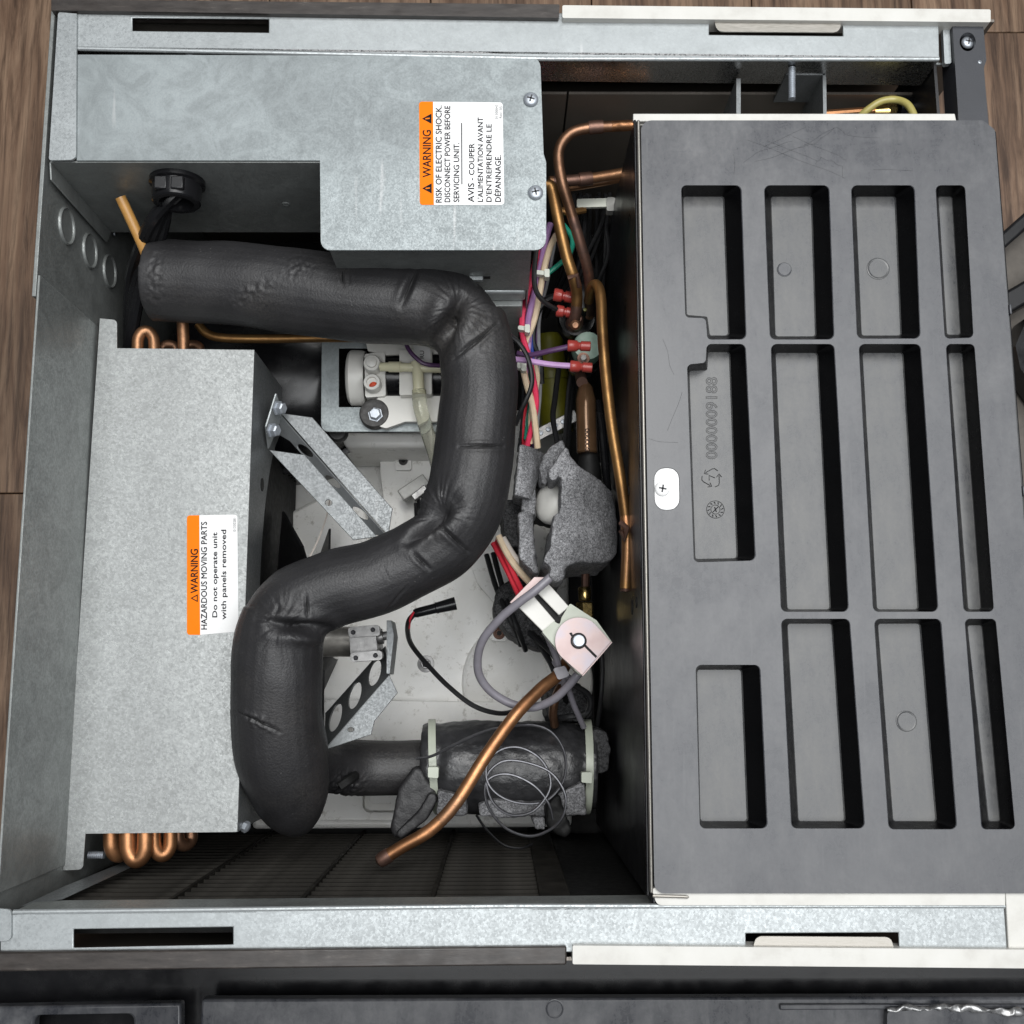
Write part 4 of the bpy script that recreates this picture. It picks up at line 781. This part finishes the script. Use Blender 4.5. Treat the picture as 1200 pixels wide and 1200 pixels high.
# coloured wires
def wire(name, col, pts, r, label, group=None): return tubepx(name, pts, r, M['wire_' + col], None, label, 'wire', group, n=9, sub=8)
wire('pink_wire', 'pink', [(632, 275, -.12), (627, 308, -.125), (619, 340, -.13), (612, 370, -.132), (613, 395, -.135), (620, 420, -.14), (627, 455, -.145), (628, 478, -.15), (622, 505, -.16), (618, 522, -.165)], 3.6, 'pink wire running down beside the hose bend')
wire('purple_wire', 'purple', [(645, 262, -.12), (640, 280, -.12), (634, 310, -.124), (626, 345, -.13), (619, 375, -.134), (619, 400, -.14)], 4, 'purple wire beside the pink one under the box corner')
wire('lilac_wire', 'lilac', [(641, 300, -.13), (632, 345, -.135), (622, 380, -.138), (620, 402, -.142), (616, 440, -.15)], 3, 'pale lilac wire behind the purple and cream wires')
wire('cream_wire', 'cream', [(652, 275, -.118), (644, 292, -.118), (637, 318, -.122), (632, 345, -.128), (626, 375, -.136), (612, 415, -.14), (616, 445, -.142), (624, 475, -.148), (628, 505, -.155), (630, 525, -.16)], 4, 'cream wire curving from box corner down to the foam block')
wire('cream_wire', 'cream', [(624, 418, -.15), (630, 440, -.15), (628, 458, -.152), (622, 485, -.158), (622, 520, -.165)], 3, 'second cream wire looping right of the blue wire')
wire('blue_wire', 'blue', [(633, 290, -.135), (628, 330, -.138), (622, 370, -.142), (622, 400, -.146), (625, 430, -.15), (622, 470, -.156)], 2.6, 'blue wire inside the wire bundle right of the hose')
wire('green_wire', 'green', [(640, 322, -.13), (655, 310, -.128), (667, 298, -.13), (671, 282, -.132), (664, 268, -.134), (656, 260, -.138)], 3.2, 'green wire looping between the copper pipes')
wire('green_wire', 'green', [(618, 400, -.15), (620, 430, -.158), (621, 470, -.165), (616, 515, -.17)], 2.5, 'green wire low in the bundle beside the hose')
wire('black_wire', 'black', [(629, 290, -.112), (626, 320, -.112), (628, 340, -.114), (638, 354, -.118), (655, 364, -.124), (664, 368, -.128)], 3.2, 'black wire sweeping to the lower red terminal of the upper valve')
wire('black_wire', 'black', [(660, 345, -.15), (640, 352, -.15), (628, 370, -.152), (624, 400, -.155), (632, 420, -.16), (634, 450, -.165)], 4.5, 'thick black wire curving down left of the upper valve')
wire('black_wire', 'black', [(596, 392, -.105), (608, 402, -.108), (618, 418, -.11), (623, 438, -.112), (622, 455, -.114), (612, 478, -.118), (604, 498, -.125)], 3.0, 'glossy black wire arching over the bundle beside the hose')
wire('lilac_wire', 'lilac', [(596, 420, -.125), (620, 423, -.120), (645, 427, -.118), (672, 429, -.118)], 3.6, 'lilac wire running to the lower terminal of the green valve')
wire('purple_wire', 'violet', [(606, 414, -.13), (622, 416, -.128), (645, 411, -.122), (668, 406, -.118)], 3.4, 'dull purple wire running to the upper terminal of the green valve')
wire('black_wire', 'black', [(655, 430, -.2), (650, 470, -.19), (648, 490, -.185), (653, 520, -.175)], 3.4, 'black wire dropping into the split foam block')
for nm, c, z, l in (('cable_tie', (627, 316, 644, 321), -.115, 'small white cable tie on the wires below the box corner'), ('cable_tie', (607, 381, 621, 386), -.126, 'small white cable tie round pink wire beside the hose bend'), ('cable_tie', (606, 424, 617, 431), -.134, 'small white cable tie on wires below the lilac wire')):
    x0, y0, x1, y1 = c; t = thing(nm, P(x0, y0, z), l, 'cable tie')
    build('strap', MB().plate(fillet([(x0, y0), (x1, y0 + 2), (x1, y1 + 2), (x0, y1)], 2), z, .006), M['white_tie'], t, bevel=.0008)
    build('tie_head', MB().plate(fillet([(x1 - 6, y0 - 1), (x1, y0 - 1), (x1, y1 + 4), (x1 - 6, y1 + 3)], 1.5), z + .002, .008), M['white_tie'], t, bevel=.0006)
for k, (cl, dx, lab) in enumerate((('black', -4, 'black wire hugging the hose side of the bundle'), ('white', 5, 'greyish white wire in the middle of the bundle'), ('black', 9, 'black wire behind the cream wires of the bundle'), ('violet', 13, 'dark violet wire at the right edge of the bundle'), ('red', 2, 'thin red wire low in the bundle'), ('grey', 16, 'thin grey wire right of the bundle'))):
    wire('bundle_wire', cl, [(640 + dx * .6, 285, -.15), (628 + dx + 3 * math.sin(k * 2), 325, -.152), (616 + dx, 372, -.155), (613 + dx + 4 * math.sin(k * 3), 415, -.158), (617 + dx, 455, -.165), (613 + dx + 3 * math.cos(k), 495, -.17), (612 + dx, 530, -.178)], 2.4, lab)
# yellow strap and silver strap behind
ys = thing('yellow_cap', P(645, 450, -.25), 'olive yellow plastic cap deep behind the wires', 'cap')
build('body', MB().lathe(P(646, 440, -.25), (-.1, 1, .1), [(-.05, px(20, -.25)), (.03, px(19, -.25)), (.036, px(15, -.25))], 24), M['yellow_part'], ys)
build('rib', MB().lathe(P(646, 442, -.25), (-.1, 1, .1), [(-.003, px(21, -.25)), (.003, px(21, -.25))], 24), M['yellow_part'], ys)
O = P(640, 505, -.22); a = P(610, 520, -.22); b = P(676, 486, -.22)
mb = MB(); d = (b - a).normalized(); e = Vector((-d.y, d.x, 0)); s = thing('perforated_strap', a, 'grey perforated metal strap crossing behind the black wire', 'strap')
mb.obox((a + b) / 2, (b - a) / 2, e * px(7, -.22), Vector((0, 0, .0008))); build('band', mb, M['cast_metal'], s, bevel=.0005)
for k in range(7): build('bead', MB().lathe(a.lerp(b, .1 + k * .13) + Vector((0, 0, .0008)), (0, 0, 1), [(0, .0022), (.0008, .0018), (.001, .0004)], 10), M['zinc'], s)
# ================================================================== solenoid valves
def terminal(parent, a, b, rp, z):
    A, B = P(*a, z), P(*b, z); r = px(rp, z); d = (B - A); L = d.length
    build('red_terminal', MB().lathe(A, d, [(0, r * 1.0), (.001, r * 1.12), (L * .4, r * 1.05), (L * .48, r * .72), (L * .55, r * .72), (L * .58, r * .95), (L * .98, r * .95), (L, r * .8)], 14), M['red_terminal'], parent, ang=45)
v1 = thing('solenoid_valve', P(676, 372, -.2), 'black solenoid valve coil with two red terminals and yellow dot', 'valve')
build('coil', MB().lathe(P(676, 373, -.19), (0, 0, 1), [(0, px(21, -.15)), (.045, px(21, -.15)), (.050, px(19, -.15)), (.052, px(15, -.15)), (.052, .001)], 36), M['black_plastic'], v1, ang=40)
build('coil_ring', MB().lathe(P(675, 378, -.178), (0, 0, 1), [(0, px(23, -.15)), (.004, px(23.5, -.15)), (.010, px(22, -.15)), (.010, px(20, -.15))], 36), M['black_gloss'], v1)
build('stem', MB().lathe(P(673, 380, -.14), (0, 0, 1), [(0, px(11, -.13)), (.010, px(10, -.13)), (.014, px(7, -.13))], 20), M['copper_joint'], v1)
build('yellow_dot', MB().lathe(P(685.5, 363, -.1375), (0, 0, 1), [(0, .0015), (.0006, .0013), (.0007, .0002)], 10), M['yellow_part'], v1)
terminal(v1, (649, 345), (672, 349), 7.2, -.122); terminal(v1, (652, 364), (672, 367), 6.6, -.126)
v2 = thing('solenoid_valve', P(684, 425, -.2), 'green topped solenoid valve with lilac and purple wires', 'valve')
build('coil', MB().lathe(P(684, 424, -.185), (0, 0, 1), [(0, px(18.5, -.15)), (.040, px(18.5, -.15)), (.043, px(17, -.15)), (.043, .001)], 36), M['teal_epoxy'], v2, ang=40)
build('coil_shell', MB().lathe(P(683, 427, -.188), (0, 0, 1), [(0, px(20, -.15)), (.030, px(20, -.15)), (.033, px(18, -.15)), (.03, px(17, -.15))], 36), M['black_gloss'], v2)
w = build('washer', MB().lathe(P(683.5, 420.5, -.142), (0, 0, 1), [(0, px(8, -.14)), (.0012, px(7.5, -.14)), (.0012, px(4, -.14))], 24), M['copper_joint'], v2)
build('stem_tip', MB().lathe(P(683.5, 420.5, -.1415), (0, 0, 1), [(0, px(3.8, -.14)), (.004, px(3.4, -.14)), (.0048, px(1.5, -.14))], 16), M['white_plastic'], v2)
terminal(v2, (665, 405), (692, 406), 6.4, -.118); terminal(v2, (668, 429), (694, 431), 6.4, -.118)
# filter drier
fd = thing('filter_drier', P(692, 520, -.2), 'brown lacquered copper filter drier standing beside the divider', 'filter')
a = P(686, 449, -.155); b = P(688, 530, -.155)
build('body', MB().lathe(a, b - a, [(0, px(5, -.15)), (.004, px(9, -.15)), (.014, px(12.2, -.15)), ((b - a).length, px(12.6, -.15)), ((b - a).length + .001, px(11, -.15))], 28), M['drier_lacquer'], fd)
mb = MB(); text_up(mb, '800000', (685.5, 502, 691, 529), -.155 + px(12.6, -.15) + .0004); build('stamped_number', mb, M['print_black'], fd)
build('lower_collar', MB().lathe(P(690, 532, -.16), (0, -1, 0), [(0, px(11, -.15)), (.010, px(14, -.15)), (.03, px(14, -.15))], 24), M['matte_black'], fd)
build('neck', MB().tube([P(682, 448, -.15), P(680, 440, -.165)], px(7, -.15), 12), M['copper_joint'], fd)
tubepx('black_tube', [(700, 470, -.17), (706, 510, -.17), (709, 545, -.175), (712, 575, -.18)], 5, M['black_gloss'], None, 'black tube between filter drier and long copper pipe', 'tube')
tubepx('brass_line', [(686, 655, -.20), (686, 680, -.20), (685, 700, -.20)], 5, M['copper_joint'], None, 'dark copper pipe emerging below the grey foam', 'pipe')
bf = thing('brass_fitting', P(684, 700, -.2), 'brass flare fitting beside the sensor bracket', 'fitting')
build('sleeve', MB().lathe(P(685, 688, -.20), (0, -1, 0), [(0, .0045), (.001, .0052), (.010, .0052), (.011, .0045)], 20), M['brass'], bf)
build('nut', MB().lathe(P(685, 706, -.20), (0, -1, 0), [(0, .0065), (.001, .0075), (.013, .0075), (.014, .0062)], 6), M['brass'], bf, ang=25)
# ================================================================== cut grey foam round the expansion valve
def foam_piece(name, pts, z0, z1, parent, mat='foam_cut', vox=.0013, sm=4, slope=(0, 0), seed=0, lump=.0016, dome=0, dirx=None):
    mb = MB().plate(pts, z1, z1 - z0); me = remesh(mb, vox, sm); n = len(me.vertices); co = np.empty(n * 3); me.vertices.foreach_get('co', co); co = co.reshape(-1, 3); nr = np.empty(n * 3); me.vertices.foreach_get('normal', nr); nr = nr.reshape(-1, 3)
    lo, hi = co.min(0), co.max(0); u = (co[:, 0] - lo[0]) / (hi[0] - lo[0]); v = (co[:, 1] - lo[1]) / (hi[1] - lo[1]); h = (co[:, 2] - lo[2]) / (hi[2] - lo[2])
    co[:, 2] -= h * (slope[0] * u ** 2.2 + slope[1] * (1 - v)) ; 
    if dome: co[:, 2] += h * dome * (1 - (2 * v - 1) ** 2)
    d = np.array([noise.noise(Vector(c) * 70 + Vector((seed, 0, 0))) + .6 * noise.noise(Vector(c) * 210) for c in co]); co += nr * (d * lump)[:, None]
    me.vertices.foreach_set('co', co.ravel()); return link_mesh(name, me, M[mat], parent, ang=80)
fo = thing('foam_block', P(665, 600, -.2), 'grey cut foam insulation wrapped round a white capped valve', 'foam')
foam_piece('left_flap', fillet([(609, 519), (639, 520), (635, 545), (626, 572), (622, 583), (601, 580), (604, 560)], 2), -.20, -.112, fo, slope=(.035, 0), seed=1)
foam_piece('left_neck', [(612, 578), (627, 574), (628, 604), (612, 604)], -.20, -.130, fo, seed=2)
foam_piece('left_lower_flap', fillet([(607, 600), (625, 600), (627, 640), (632, 672), (625, 671), (610, 656)], 3), -.20, -.116, fo, slope=(.01, 0), seed=3)
foam_piece('left_back', fillet([(585, 585), (612, 583), (614, 640), (592, 640)], 4), -.21, -.150, fo, 'foam_wrap', seed=4)
foam_piece('flap', fillet([(632, 548), (638, 533), (645, 523), (660, 514), (664, 526), (650, 550), (640, 566), (634, 562)], 2), -.18, -.115, fo, seed=5, slope=(.0, .012))
foam_piece('body', fillet([(642, 553), (655, 534), (664, 521), (668, 534), (688, 549), (711, 558), (724, 566), (731, 600), (733, 622), (729, 642), (714, 655), (690, 657), (674, 658), (664, 664), (661, 679), (653, 682), (643, 677), (645, 665), (636, 659), (644, 643), (649, 604), (656, 602), (658, 556), (648, 566), (643, 561)], 1.5), -.22, -.100, fo, slope=(.05, 0), seed=6, dome=.006, lump=.0013, sm=10)
cap = build('valve_cap', MB().lathe(P(659, 593, -.150), (-1, .05, .62), [(0, px(24, -.15)), (.012, px(24, -.15)), (.017, px(20, -.15)), (.019, px(12, -.15)), (.0195, .0003)], 32), M['white_plastic'], fo, ang=60)
build('valve_bellows', MB().lathe(P(644, 594, -.172), (-1, .05, .4), [(-.01, px(26, -.15))] + [(i * .003, px(26 - 1.2 * (i % 2) - i * .6, -.15)) for i in range(8)] + [(.026, px(12, -.15))], 32), M['rubber_dusty'], fo, ang=60)
mk = build('side_clip', MB().plate(fillet([(680, 541), (706, 542), (706, 548), (682, 547)], 2), -.19, .004), M['connector_grey'], fo)
# wires entering below the foam
wire('red_wire', 'red', [(578, 636, -.16), (588, 655, -.158), (598, 675, -.156), (608, 697, -.16), (616, 712, -.17)], 3.6, 'red wire leading from the hose to the sensor plate, left one')
wire('red_wire', 'red', [(583, 632, -.155), (594, 655, -.152), (603, 675, -.152), (614, 697, -.158), (622, 710, -.17)], 3.2, 'red wire leading from the hose to the sensor plate, right one')
wire('cream_wire', 'cream', [(584, 628, -.15), (594, 648, -.148), (606, 666, -.148), (622, 684, -.155), (634, 694, -.165)], 4, 'cream printed wire below the lower foam flap')
wire('cream_wire', 'white', [(590, 630, -.15), (602, 650, -.148), (614, 664, -.15), (630, 680, -.155)], 3, 'pale wire above the printed cream wire under the foam flap')
for i, (a, b) in enumerate((((570, 650), (600, 730)), ((578, 648), (606, 736)), ((600, 720), (650, 770)), ((612, 720), (652, 790)), ((622, 730), (655, 800)))):
    wire('black_wire', 'black', [(a[0], a[1], -.24), ((a[0] + b[0]) / 2 - 3 + i, (a[1] + b[1]) / 2, -.23), (b[0], b[1], -.22), (b[0] + 10, b[1] + 26, -.24)], 3.2, 'black wire tangled behind the sensor bracket', 'black wires behind the sensor bracket')
pf = thing('padded_sleeve', P(605, 715, -.28), 'dark foam sleeve behind the red wires at the pan edge', 'foam')
foam_piece('sleeve', fillet([(582, 690), (618, 668), (655, 720), (640, 765), (596, 745), (577, 716)], 10), -.31, -.225, pf, 'foam_wrap', seed=8, vox=.002, slope=(.02, 0))
# ================================================================== bin level sensor on its bracket
sn = thing('float_sensor', P(665, 735, -.17), 'cream and pinkish metal sensor switch with round shaft on a slotted bracket', 'sensor')
ZN = -.115
build('cross_bar', MB().plate([(597, 706), (626, 676), (640, 676), (642, 681), (602, 710)], ZN - .006, .0012), M['pink_zinc'], sn, bevel=.0003)
build('arm', MB().plate([(607, 711), (625, 698), (651, 728), (637, 741)], ZN - .003, .003), M['white_plastic'], sn, bevel=.0006)
build('arm', MB().plate([(629, 694), (642, 683), (667, 711), (655, 721)], ZN - .003, .003), M['white_plastic'], sn, bevel=.0006)
build('slot_back', MB().plate([(622, 700), (632, 694), (660, 728), (650, 732)], ZN - .010, .003), M['matte_black'], sn)
build('yoke', MB().plate(fillet([(635, 740), (649, 728), (656, 732), (658, 724), (668, 707), (699, 727), (717, 752), (681, 792), (674, 786)], [2, 1, 2, 2, 2, 3, 2, 2, 2]), ZN - .001, .02), M['cream_tie'], sn, bevel=.0008)
sq = [(678 + 27.5 * math.cos(t), 751 + 27.5 * math.sin(t)) for t in [math.radians(a) for a in range(128, 322, 6)]] + [(716, 752), (682, 791)]
face = build('metal_face', MB().plate(sq, ZN + .004, .004), M['pink_zinc'], sn, bevel=.0008)
build('metal_fold', MB().slab([P(716.5, 752, ZN + .0035), P(682, 791.5, ZN + .0035), P(680, 789, ZN - .02), P(714, 750, ZN - .02)], (.0006, -.0006, 0)), M['pink_zinc'], sn)
build('bush', MB().lathe(P(678, 751, ZN + .004), (0, 0, 1), [(0, px(9.4, ZN)), (.0008, px(9.4, ZN)), (.0009, px(7.5, ZN)), (-.001, px(7.4, ZN))], 28), M['matte_black'], sn)
build('shaft', MB().lathe(P(678, 751, ZN + .003), (0, 0, 1), [(0, px(7.4, ZN)), (.0032, px(7.2, ZN)), (.0038, px(6.4, ZN)), (.0036, .0004)], 28), M['zinc'], sn, ang=30)
mb = MB(); mb.plate([(684, 757), (686.5, 755.5), (700, 769), (698, 771)], ZN + .0044, .0006); build('slit', mb, M['matte_black'], sn)
mb = MB(); mb.plate([(667, 742), (670, 741), (673, 747), (671, 748)], ZN + .0044, .0006); build('notch', mb, M['matte_black'], sn)
tubepx('grey_cable', [(650, 672, -.105), (640, 681, -.104), (626, 693, -.104), (606, 708, -.108), (586, 725, -.115), (567, 748, -.125), (560, 770, -.135), (562, 792, -.145), (576, 811, -.152), (600, 825, -.156), (625, 829, -.156), (648, 820, -.15), (664, 806, -.145), (676, 792, -.14), (686, 780, -.14)], 5.0, M['cable_grey'], None, 'grey printed cable forming a loop round the pan from the sensor', 'cable', n=14)
kn = thing('cable_knot', P(660, 795, -.17), 'grey cable tie knot gathering cables below the sensor', 'cable tie')
for a, b in (((640, 742), (658, 800)), ((652, 786), (672, 800)), ((650, 775), (662, 806))): build('strand', MB().tube(path([(a[0], a[1], -.165), ((a[0] + b[0]) / 2 + 3, (a[1] + b[1]) / 2, -.158), (b[0], b[1], -.165)], 6), px(4, -.16), 10), M['cable_grey'], kn)
build('tie_head', MB().plate(fillet([(648, 783), (662, 780), (668, 792), (654, 797)], 3), -.150, .012), M['cable_grey'], kn, bevel=.001)
tubepx('black_cable', [(702, 745, -.2), (706, 780, -.2), (704, 820, -.205), (700, 850, -.22)], 2.6, M['wire_black'], None, 'thin black cable hanging down along the divider wall', 'cable')
tubepx('black_cable', [(668, 800, -.19), (690, 815, -.195), (688, 835, -.2), (665, 840, -.2), (640, 842, -.21)], 3.5, M['wire_black'], None, 'black cable curling under the sensor above the canister', 'cable')
tubepx('grey_cable', [(664, 800, -.18), (672, 825, -.185), (684, 852, -.20)], 3.4, M['cable_grey'], None, 'short dark grey cable running from knot to canister', 'cable')
foam_piece('sleeve', fillet([(640, 805), (680, 800), (700, 845), (640, 848)], 10), -.32, -.235, pf, 'foam_wrap', seed=9, vox=.002)
# barrel connector with its thin cable
bc = thing('barrel_connector', P(510, 712, -.17), 'black barrel plug with a thin two-core cable across the pan', 'connector')
a = P(485, 719, -.155); b = P(534, 707, -.155); L = (b - a).length
build('plug', MB().lathe(a, b - a, [(0, px(4.5, -.15)), (.002, px(5.5, -.15)), (L * .52, px(6, -.15)), (L * .54, px(7, -.15)), (L * .58, px(6.6, -.15)), (L, px(7.8, -.15)), (L, px(6, -.15)), (L - .003, px(5.5, -.15))], 20), M['black_gloss'], bc)
build('cable', MB().tube(path([(487, 718, -.155), (479, 728, -.16), (478, 742, -.18), (483, 757, -.20), (500, 778, -.22), (525, 804, -.235), (555, 827, -.24), (585, 836, -.235), (610, 832, -.22)], 8), px(3.0, -.2), 9), M['wire_black'], bc)
build('red_core', MB().tube(path([(485, 717, -.152), (480.5, 726, -.156), (479.5, 736, -.168)], 6), px(1.4, -.15), 7), M['wire_red'], bc)
# ================================================================== foam wrapped canister
cn = thing('wrapped_canister', P(590, 900, -.28), 'dark foam wrapped canister strapped with two cable ties', 'canister')
pr = [(495, 897, 46), (505, 897, 50), (516, 897, 49), (530, 898, 51), (560, 899, 52.5), (600, 900, 53), (640, 900, 52), (665, 899, 50), (684, 899, 47), (697, 899, 46)]
zc = -.225; ctr = [P(x, y, zc) for x, y, r in pr]; mb = MB().tube(crom(ctr, 6), [v.x for v in crom([Vector((px(r, zc), 0, 0)) for x, y, r in pr], 6)], 32)
me = remesh(mb, .0016, 4); n = len(me.vertices); co = np.empty(n * 3); me.vertices.foreach_get('co', co); co = co.reshape(-1, 3); nr = np.empty(n * 3); me.vertices.foreach_get('normal', nr); nr = nr.reshape(-1, 3)
d = np.array([noise.noise(Vector((c[0] * 50, c[1] * 28, c[2] * 28))) + .5 * noise.noise(Vector(c) * 160) for c in co]); co += nr * (d * .0011)[:, None]
for tx in (512, 685):
    X = P(tx, 880, -.19).x; w = np.exp(-((co[:, 0] - X) / .0055) ** 2); co -= nr * (w * .0015)[:, None]
me.vertices.foreach_set('co', co.ravel()); link_mesh('foam_wrap', me, M['foam_skin'], cn, ang=80)
foam_piece('lower_flap', fillet([(511, 925), (545, 935), (548, 957), (535, 958), (512, 957)], 3), -.25, -.178, cn, 'foam_cut', seed=11, slope=(0, .01))
foam_piece('lower_flap', fillet([(559, 944), (572, 938), (640, 940), (686, 915), (688, 958), (600, 961), (562, 958)], 3), -.26, -.180, cn, 'foam_cut', seed=12, slope=(0, .012))
foam_piece('left_lobe', fillet([(485, 898), (494, 900), (512, 930), (510, 945), (488, 966), (462, 985), (457, 972), (466, 925)], 6), -.27, -.190, cn, 'foam_hose', seed=13, lump=.0006, sm=14)
foam_piece('left_lobe', fillet([(505, 925), (514, 935), (500, 962), (470, 984), (462, 978), (490, 950)], 5), -.25, -.182, cn, 'foam_hose', seed=14, lump=.0005, sm=12)
foam_piece('end_cap', fillet([(694, 853), (712, 858), (716, 880), (712, 905), (694, 910)], 5), -.26, -.20, cn, 'foam_wrap', seed=15)
foam_piece('loose_scrap', fillet([(640, 945), (655, 930), (670, 975), (661, 983), (640, 968)], 3), -.25, -.176, cn, 'matte_black', seed=16)
foam_piece('edge_scrap', fillet([(622, 958), (640, 957), (640, 974), (628, 972)], 3), -.26, -.185, cn, 'foam_cut', seed=17)
build('copper_core', MB().tube([P(480, 899, zc), P(500, 899, zc)], px(30, zc), 20), M['foam_hose'], cn)
for pts, hd in (([(519, 846), (516, 862), (512, 880), (509, 900), (507, 912)], (508, 905)), ([(682, 849), (684, 865), (686, 885), (687, 905), (687, 915)], (688, 911))):
    t = thing('cable_tie', P(hd[0], hd[1], -.18), 'pale green cable tie round the %s end of the wrapped canister' % ('left' if hd[0] < 600 else 'right'), 'cable tie')
    mb = MB(); X = P(hd[0], 880, -.183).x; c0 = P(hd[0], 898, zc); rr = px(49.5, zc) + .0012; A = []
    for i in range(25):
        a = math.radians(-20 + i * 8.4); X = c0.x + (P(pts[0][0], 850, -.2).x - P(pts[-1][0], 850, -.2).x) * (i / 24 - .3) * .9
        for dx, dr in ((-.0030, 0), (.0030, 0), (.0030, .0013), (-.0030, .0013)): A.append((X + dx, c0.y + (rr + dr) * math.cos(a), c0.z + (rr + dr) * math.sin(a)))
    fs = []
    for i in range(24):
        for k in range(4): fs.append((i * 4 + k, i * 4 + (k + 1) % 4, i * 4 + 4 + (k + 1) % 4, i * 4 + 4 + k))
    build('strap', mb.add(A, fs + [(3, 2, 1, 0), (96, 97, 98, 99)]), M['cream_tie'], t, bevel=.0003)
    x, y = hd; build('tie_head', MB().plate(fillet([(x - 6.5, y - 6), (x + 6, y - 6), (x + 5.5, y + 7), (x - 6.5, y + 6)], 1.5), -.174, .011), M['cream_tie'], t, bevel=.0008)
# capillary tube: three loose loops
ca = thing('capillary_tube', P(610, 915, -.17), 'thin steel capillary tube coiled in loose loops over the canister', 'tube')
pts = [(488, 889, -.175), (506, 886, -.172), (530, 874, -.168), (560, 860, -.165), (590, 852, -.162), (625, 850, -.16), (648, 860, -.158), (662, 885, -.156), (660, 915, -.154), (640, 938, -.152), (610, 941, -.15), (585, 932, -.149), (571, 915, -.148), (572, 893, -.147), (588, 878, -.146), (610, 876, -.146), (632, 888, -.146), (644, 908, -.147), (643, 928, -.148), (625, 950, -.149), (600, 955, -.15), (580, 943, -.15), (571, 922, -.149), (573, 905, -.148), (590, 892, -.147), (615, 893, -.146), (645, 905, -.146), (662, 930, -.147), (660, 955, -.149), (645, 972, -.151), (620, 980, -.152), (592, 970, -.152), (572, 945, -.151), (569, 920, -.149), (580, 909, -.148), (600, 908, -.147), (625, 920, -.147), (642, 940, -.149), (648, 960, -.152)]
build('coil', MB().tube(path(pts, 8), px(1.7, -.15), 8), M['capillary'], ca)
build('loose_end', MB().tube(path([(558, 955, -.2), (570, 972, -.2), (590, 990, -.2), (610, 994, -.2), (624, 989, -.205)], 8), px(1.5, -.2), 7), M['black_plastic'], ca)
# ================================================================== small things by the upper wall
tubepx('olive_hose', [(1005, 140, -.035), (1015, 130, -.03), (1032, 119, -.026), (1050, 117, -.024), (1064, 123, -.02), (1072, 138, -.018), (1074, 150, -.018)], 4.6, M['olive_tube'], None, 'olive green rubber hose looping over the bin liner edge', 'hose', n=12)
tubepx('copper_tube', [(960, 134, -.06), (1000, 131, -.06), (1030, 129, -.06)], 5, M['copper_bright'], None, 'copper pipe low behind the bin beside the olive hose', 'pipe')
bn = thing('brass_nut', P(1040, 130, -.06), 'brass flare nut under the olive hose loop', 'fitting')
build('cone', MB().lathe(P(1024, 131, -.06), (1, 0, 0), [(0, .004), (.010, .006), (.011, .005)], 20), M['brass'], bn)
build('nut', MB().lathe(P(1038, 129, -.06), (1, 0, 0), [(0, .006), (.001, .007), (.006, .007), (.007, .006)], 6), M['brass'], bn, ang=25)
build('black_cap', MB().lathe(P(1052, 126, -.06), (1, 0, 0), [(0, .009), (.012, .009), (.014, .007)], 24), M['black_gloss'], bn)
# ================================================================== spare panels lying outside
sp = thing('removed_cover', P(600, 1200, -.3), 'grey black moulded plastic cover lying along the lower side of the machine', 'cover')
ZQ = -.20
build('panel_face', MB().plate([(236, 1171), (1260, 1168), (1260, 1300), (228, 1300)], ZQ, .012), M['lid_plastic'], sp, bevel=.002)
build('panel_face', MB().plate([(-60, 1181), (212, 1176), (212, 1300), (-60, 1300)], ZQ - .004, .012, [fillet([(40, 1190), (156, 1188), (158, 1296), (36, 1296)], 9)]), M['lid_plastic'], sp, bevel=.002)
build('shaded_gap_box', MB().slab([P(-70, 1182, ZQ - .03) + Vector((0, .05, 0)), P(1270, 1174, ZQ - .03) + Vector((0, .05, 0)), P(1270, 1174, ZQ - .03) + Vector((0, -.2, 0)), P(-70, 1182, ZQ - .03) + Vector((0, -.2, 0))], (0, 0, -.26)), M['black_gloss'], sp)  # black box added to stand for the shaded gap above the floor
build('moulding_mark', MB().lathe(P(650, 1182, ZQ), (0, 0, 1), [(0, px(10, ZQ)), (.0004, px(10, ZQ)), (.0006, px(9, ZQ)), (.0003, px(8, ZQ))], 28), M['lid_plastic'], sp, ang=8)
build('step_block', MB().plate([(914, 1177), (1260, 1177), (1260, 1182), (914, 1184)], ZQ + .003, .003), M['lid_plastic'], sp, bevel=.001)
build('raised_step', MB().plate(fillet([(1040, 1186), (1100, 1182), (1250, 1187), (1250, 1260), (1038, 1260)], 3), ZQ + .008, .01), M['lid_plastic'], sp, bevel=.001)
me = remesh(MB().tube(path([(1040, 1184, ZQ + .006), (1080, 1181, ZQ + .006), (1110, 1180, ZQ + .008), (1150, 1183, ZQ + .01), (1200, 1186, ZQ + .01)], 6), .0022, 12), .0010, 1)
n = len(me.vertices); co = np.empty(n * 3); me.vertices.foreach_get('co', co); co = co.reshape(-1, 3); co += np.array([list(noise.noise_vector(Vector(c) * 150)) for c in co]) * .0025; me.vertices.foreach_set('co', co.ravel()); link_mesh('crinkled_film', me, M['tape'], sp, ang=60)
gr = thing('removed_grille', P(1200, 400, -.4), 'black framed grille over beige board lying right of the machine', 'grille')
ZG = -.36
build('frame_bar', MB().plate([(1160, 285), (1250, 205), (1250, 228), (1160, 306)], ZG, .03), M['black_plastic'], gr, bevel=.003)
build('frame_bar', MB().plate([(1160, 352), (1250, 300), (1250, 330), (1160, 380)], ZG - .004, .03), M['black_plastic'], gr, bevel=.003)
build('beige_inside', MB().plate([(1150, 300), (1260, 220), (1260, 900), (1150, 900)], ZG - .035, .02), M['beige_board'], gr)
build('frame_post', MB().plate(fillet([(1190, 405), (1205, 370), (1260, 360), (1260, 520), (1196, 432)], 3), ZG + .002, .03), M['black_gloss'], gr, bevel=.003)
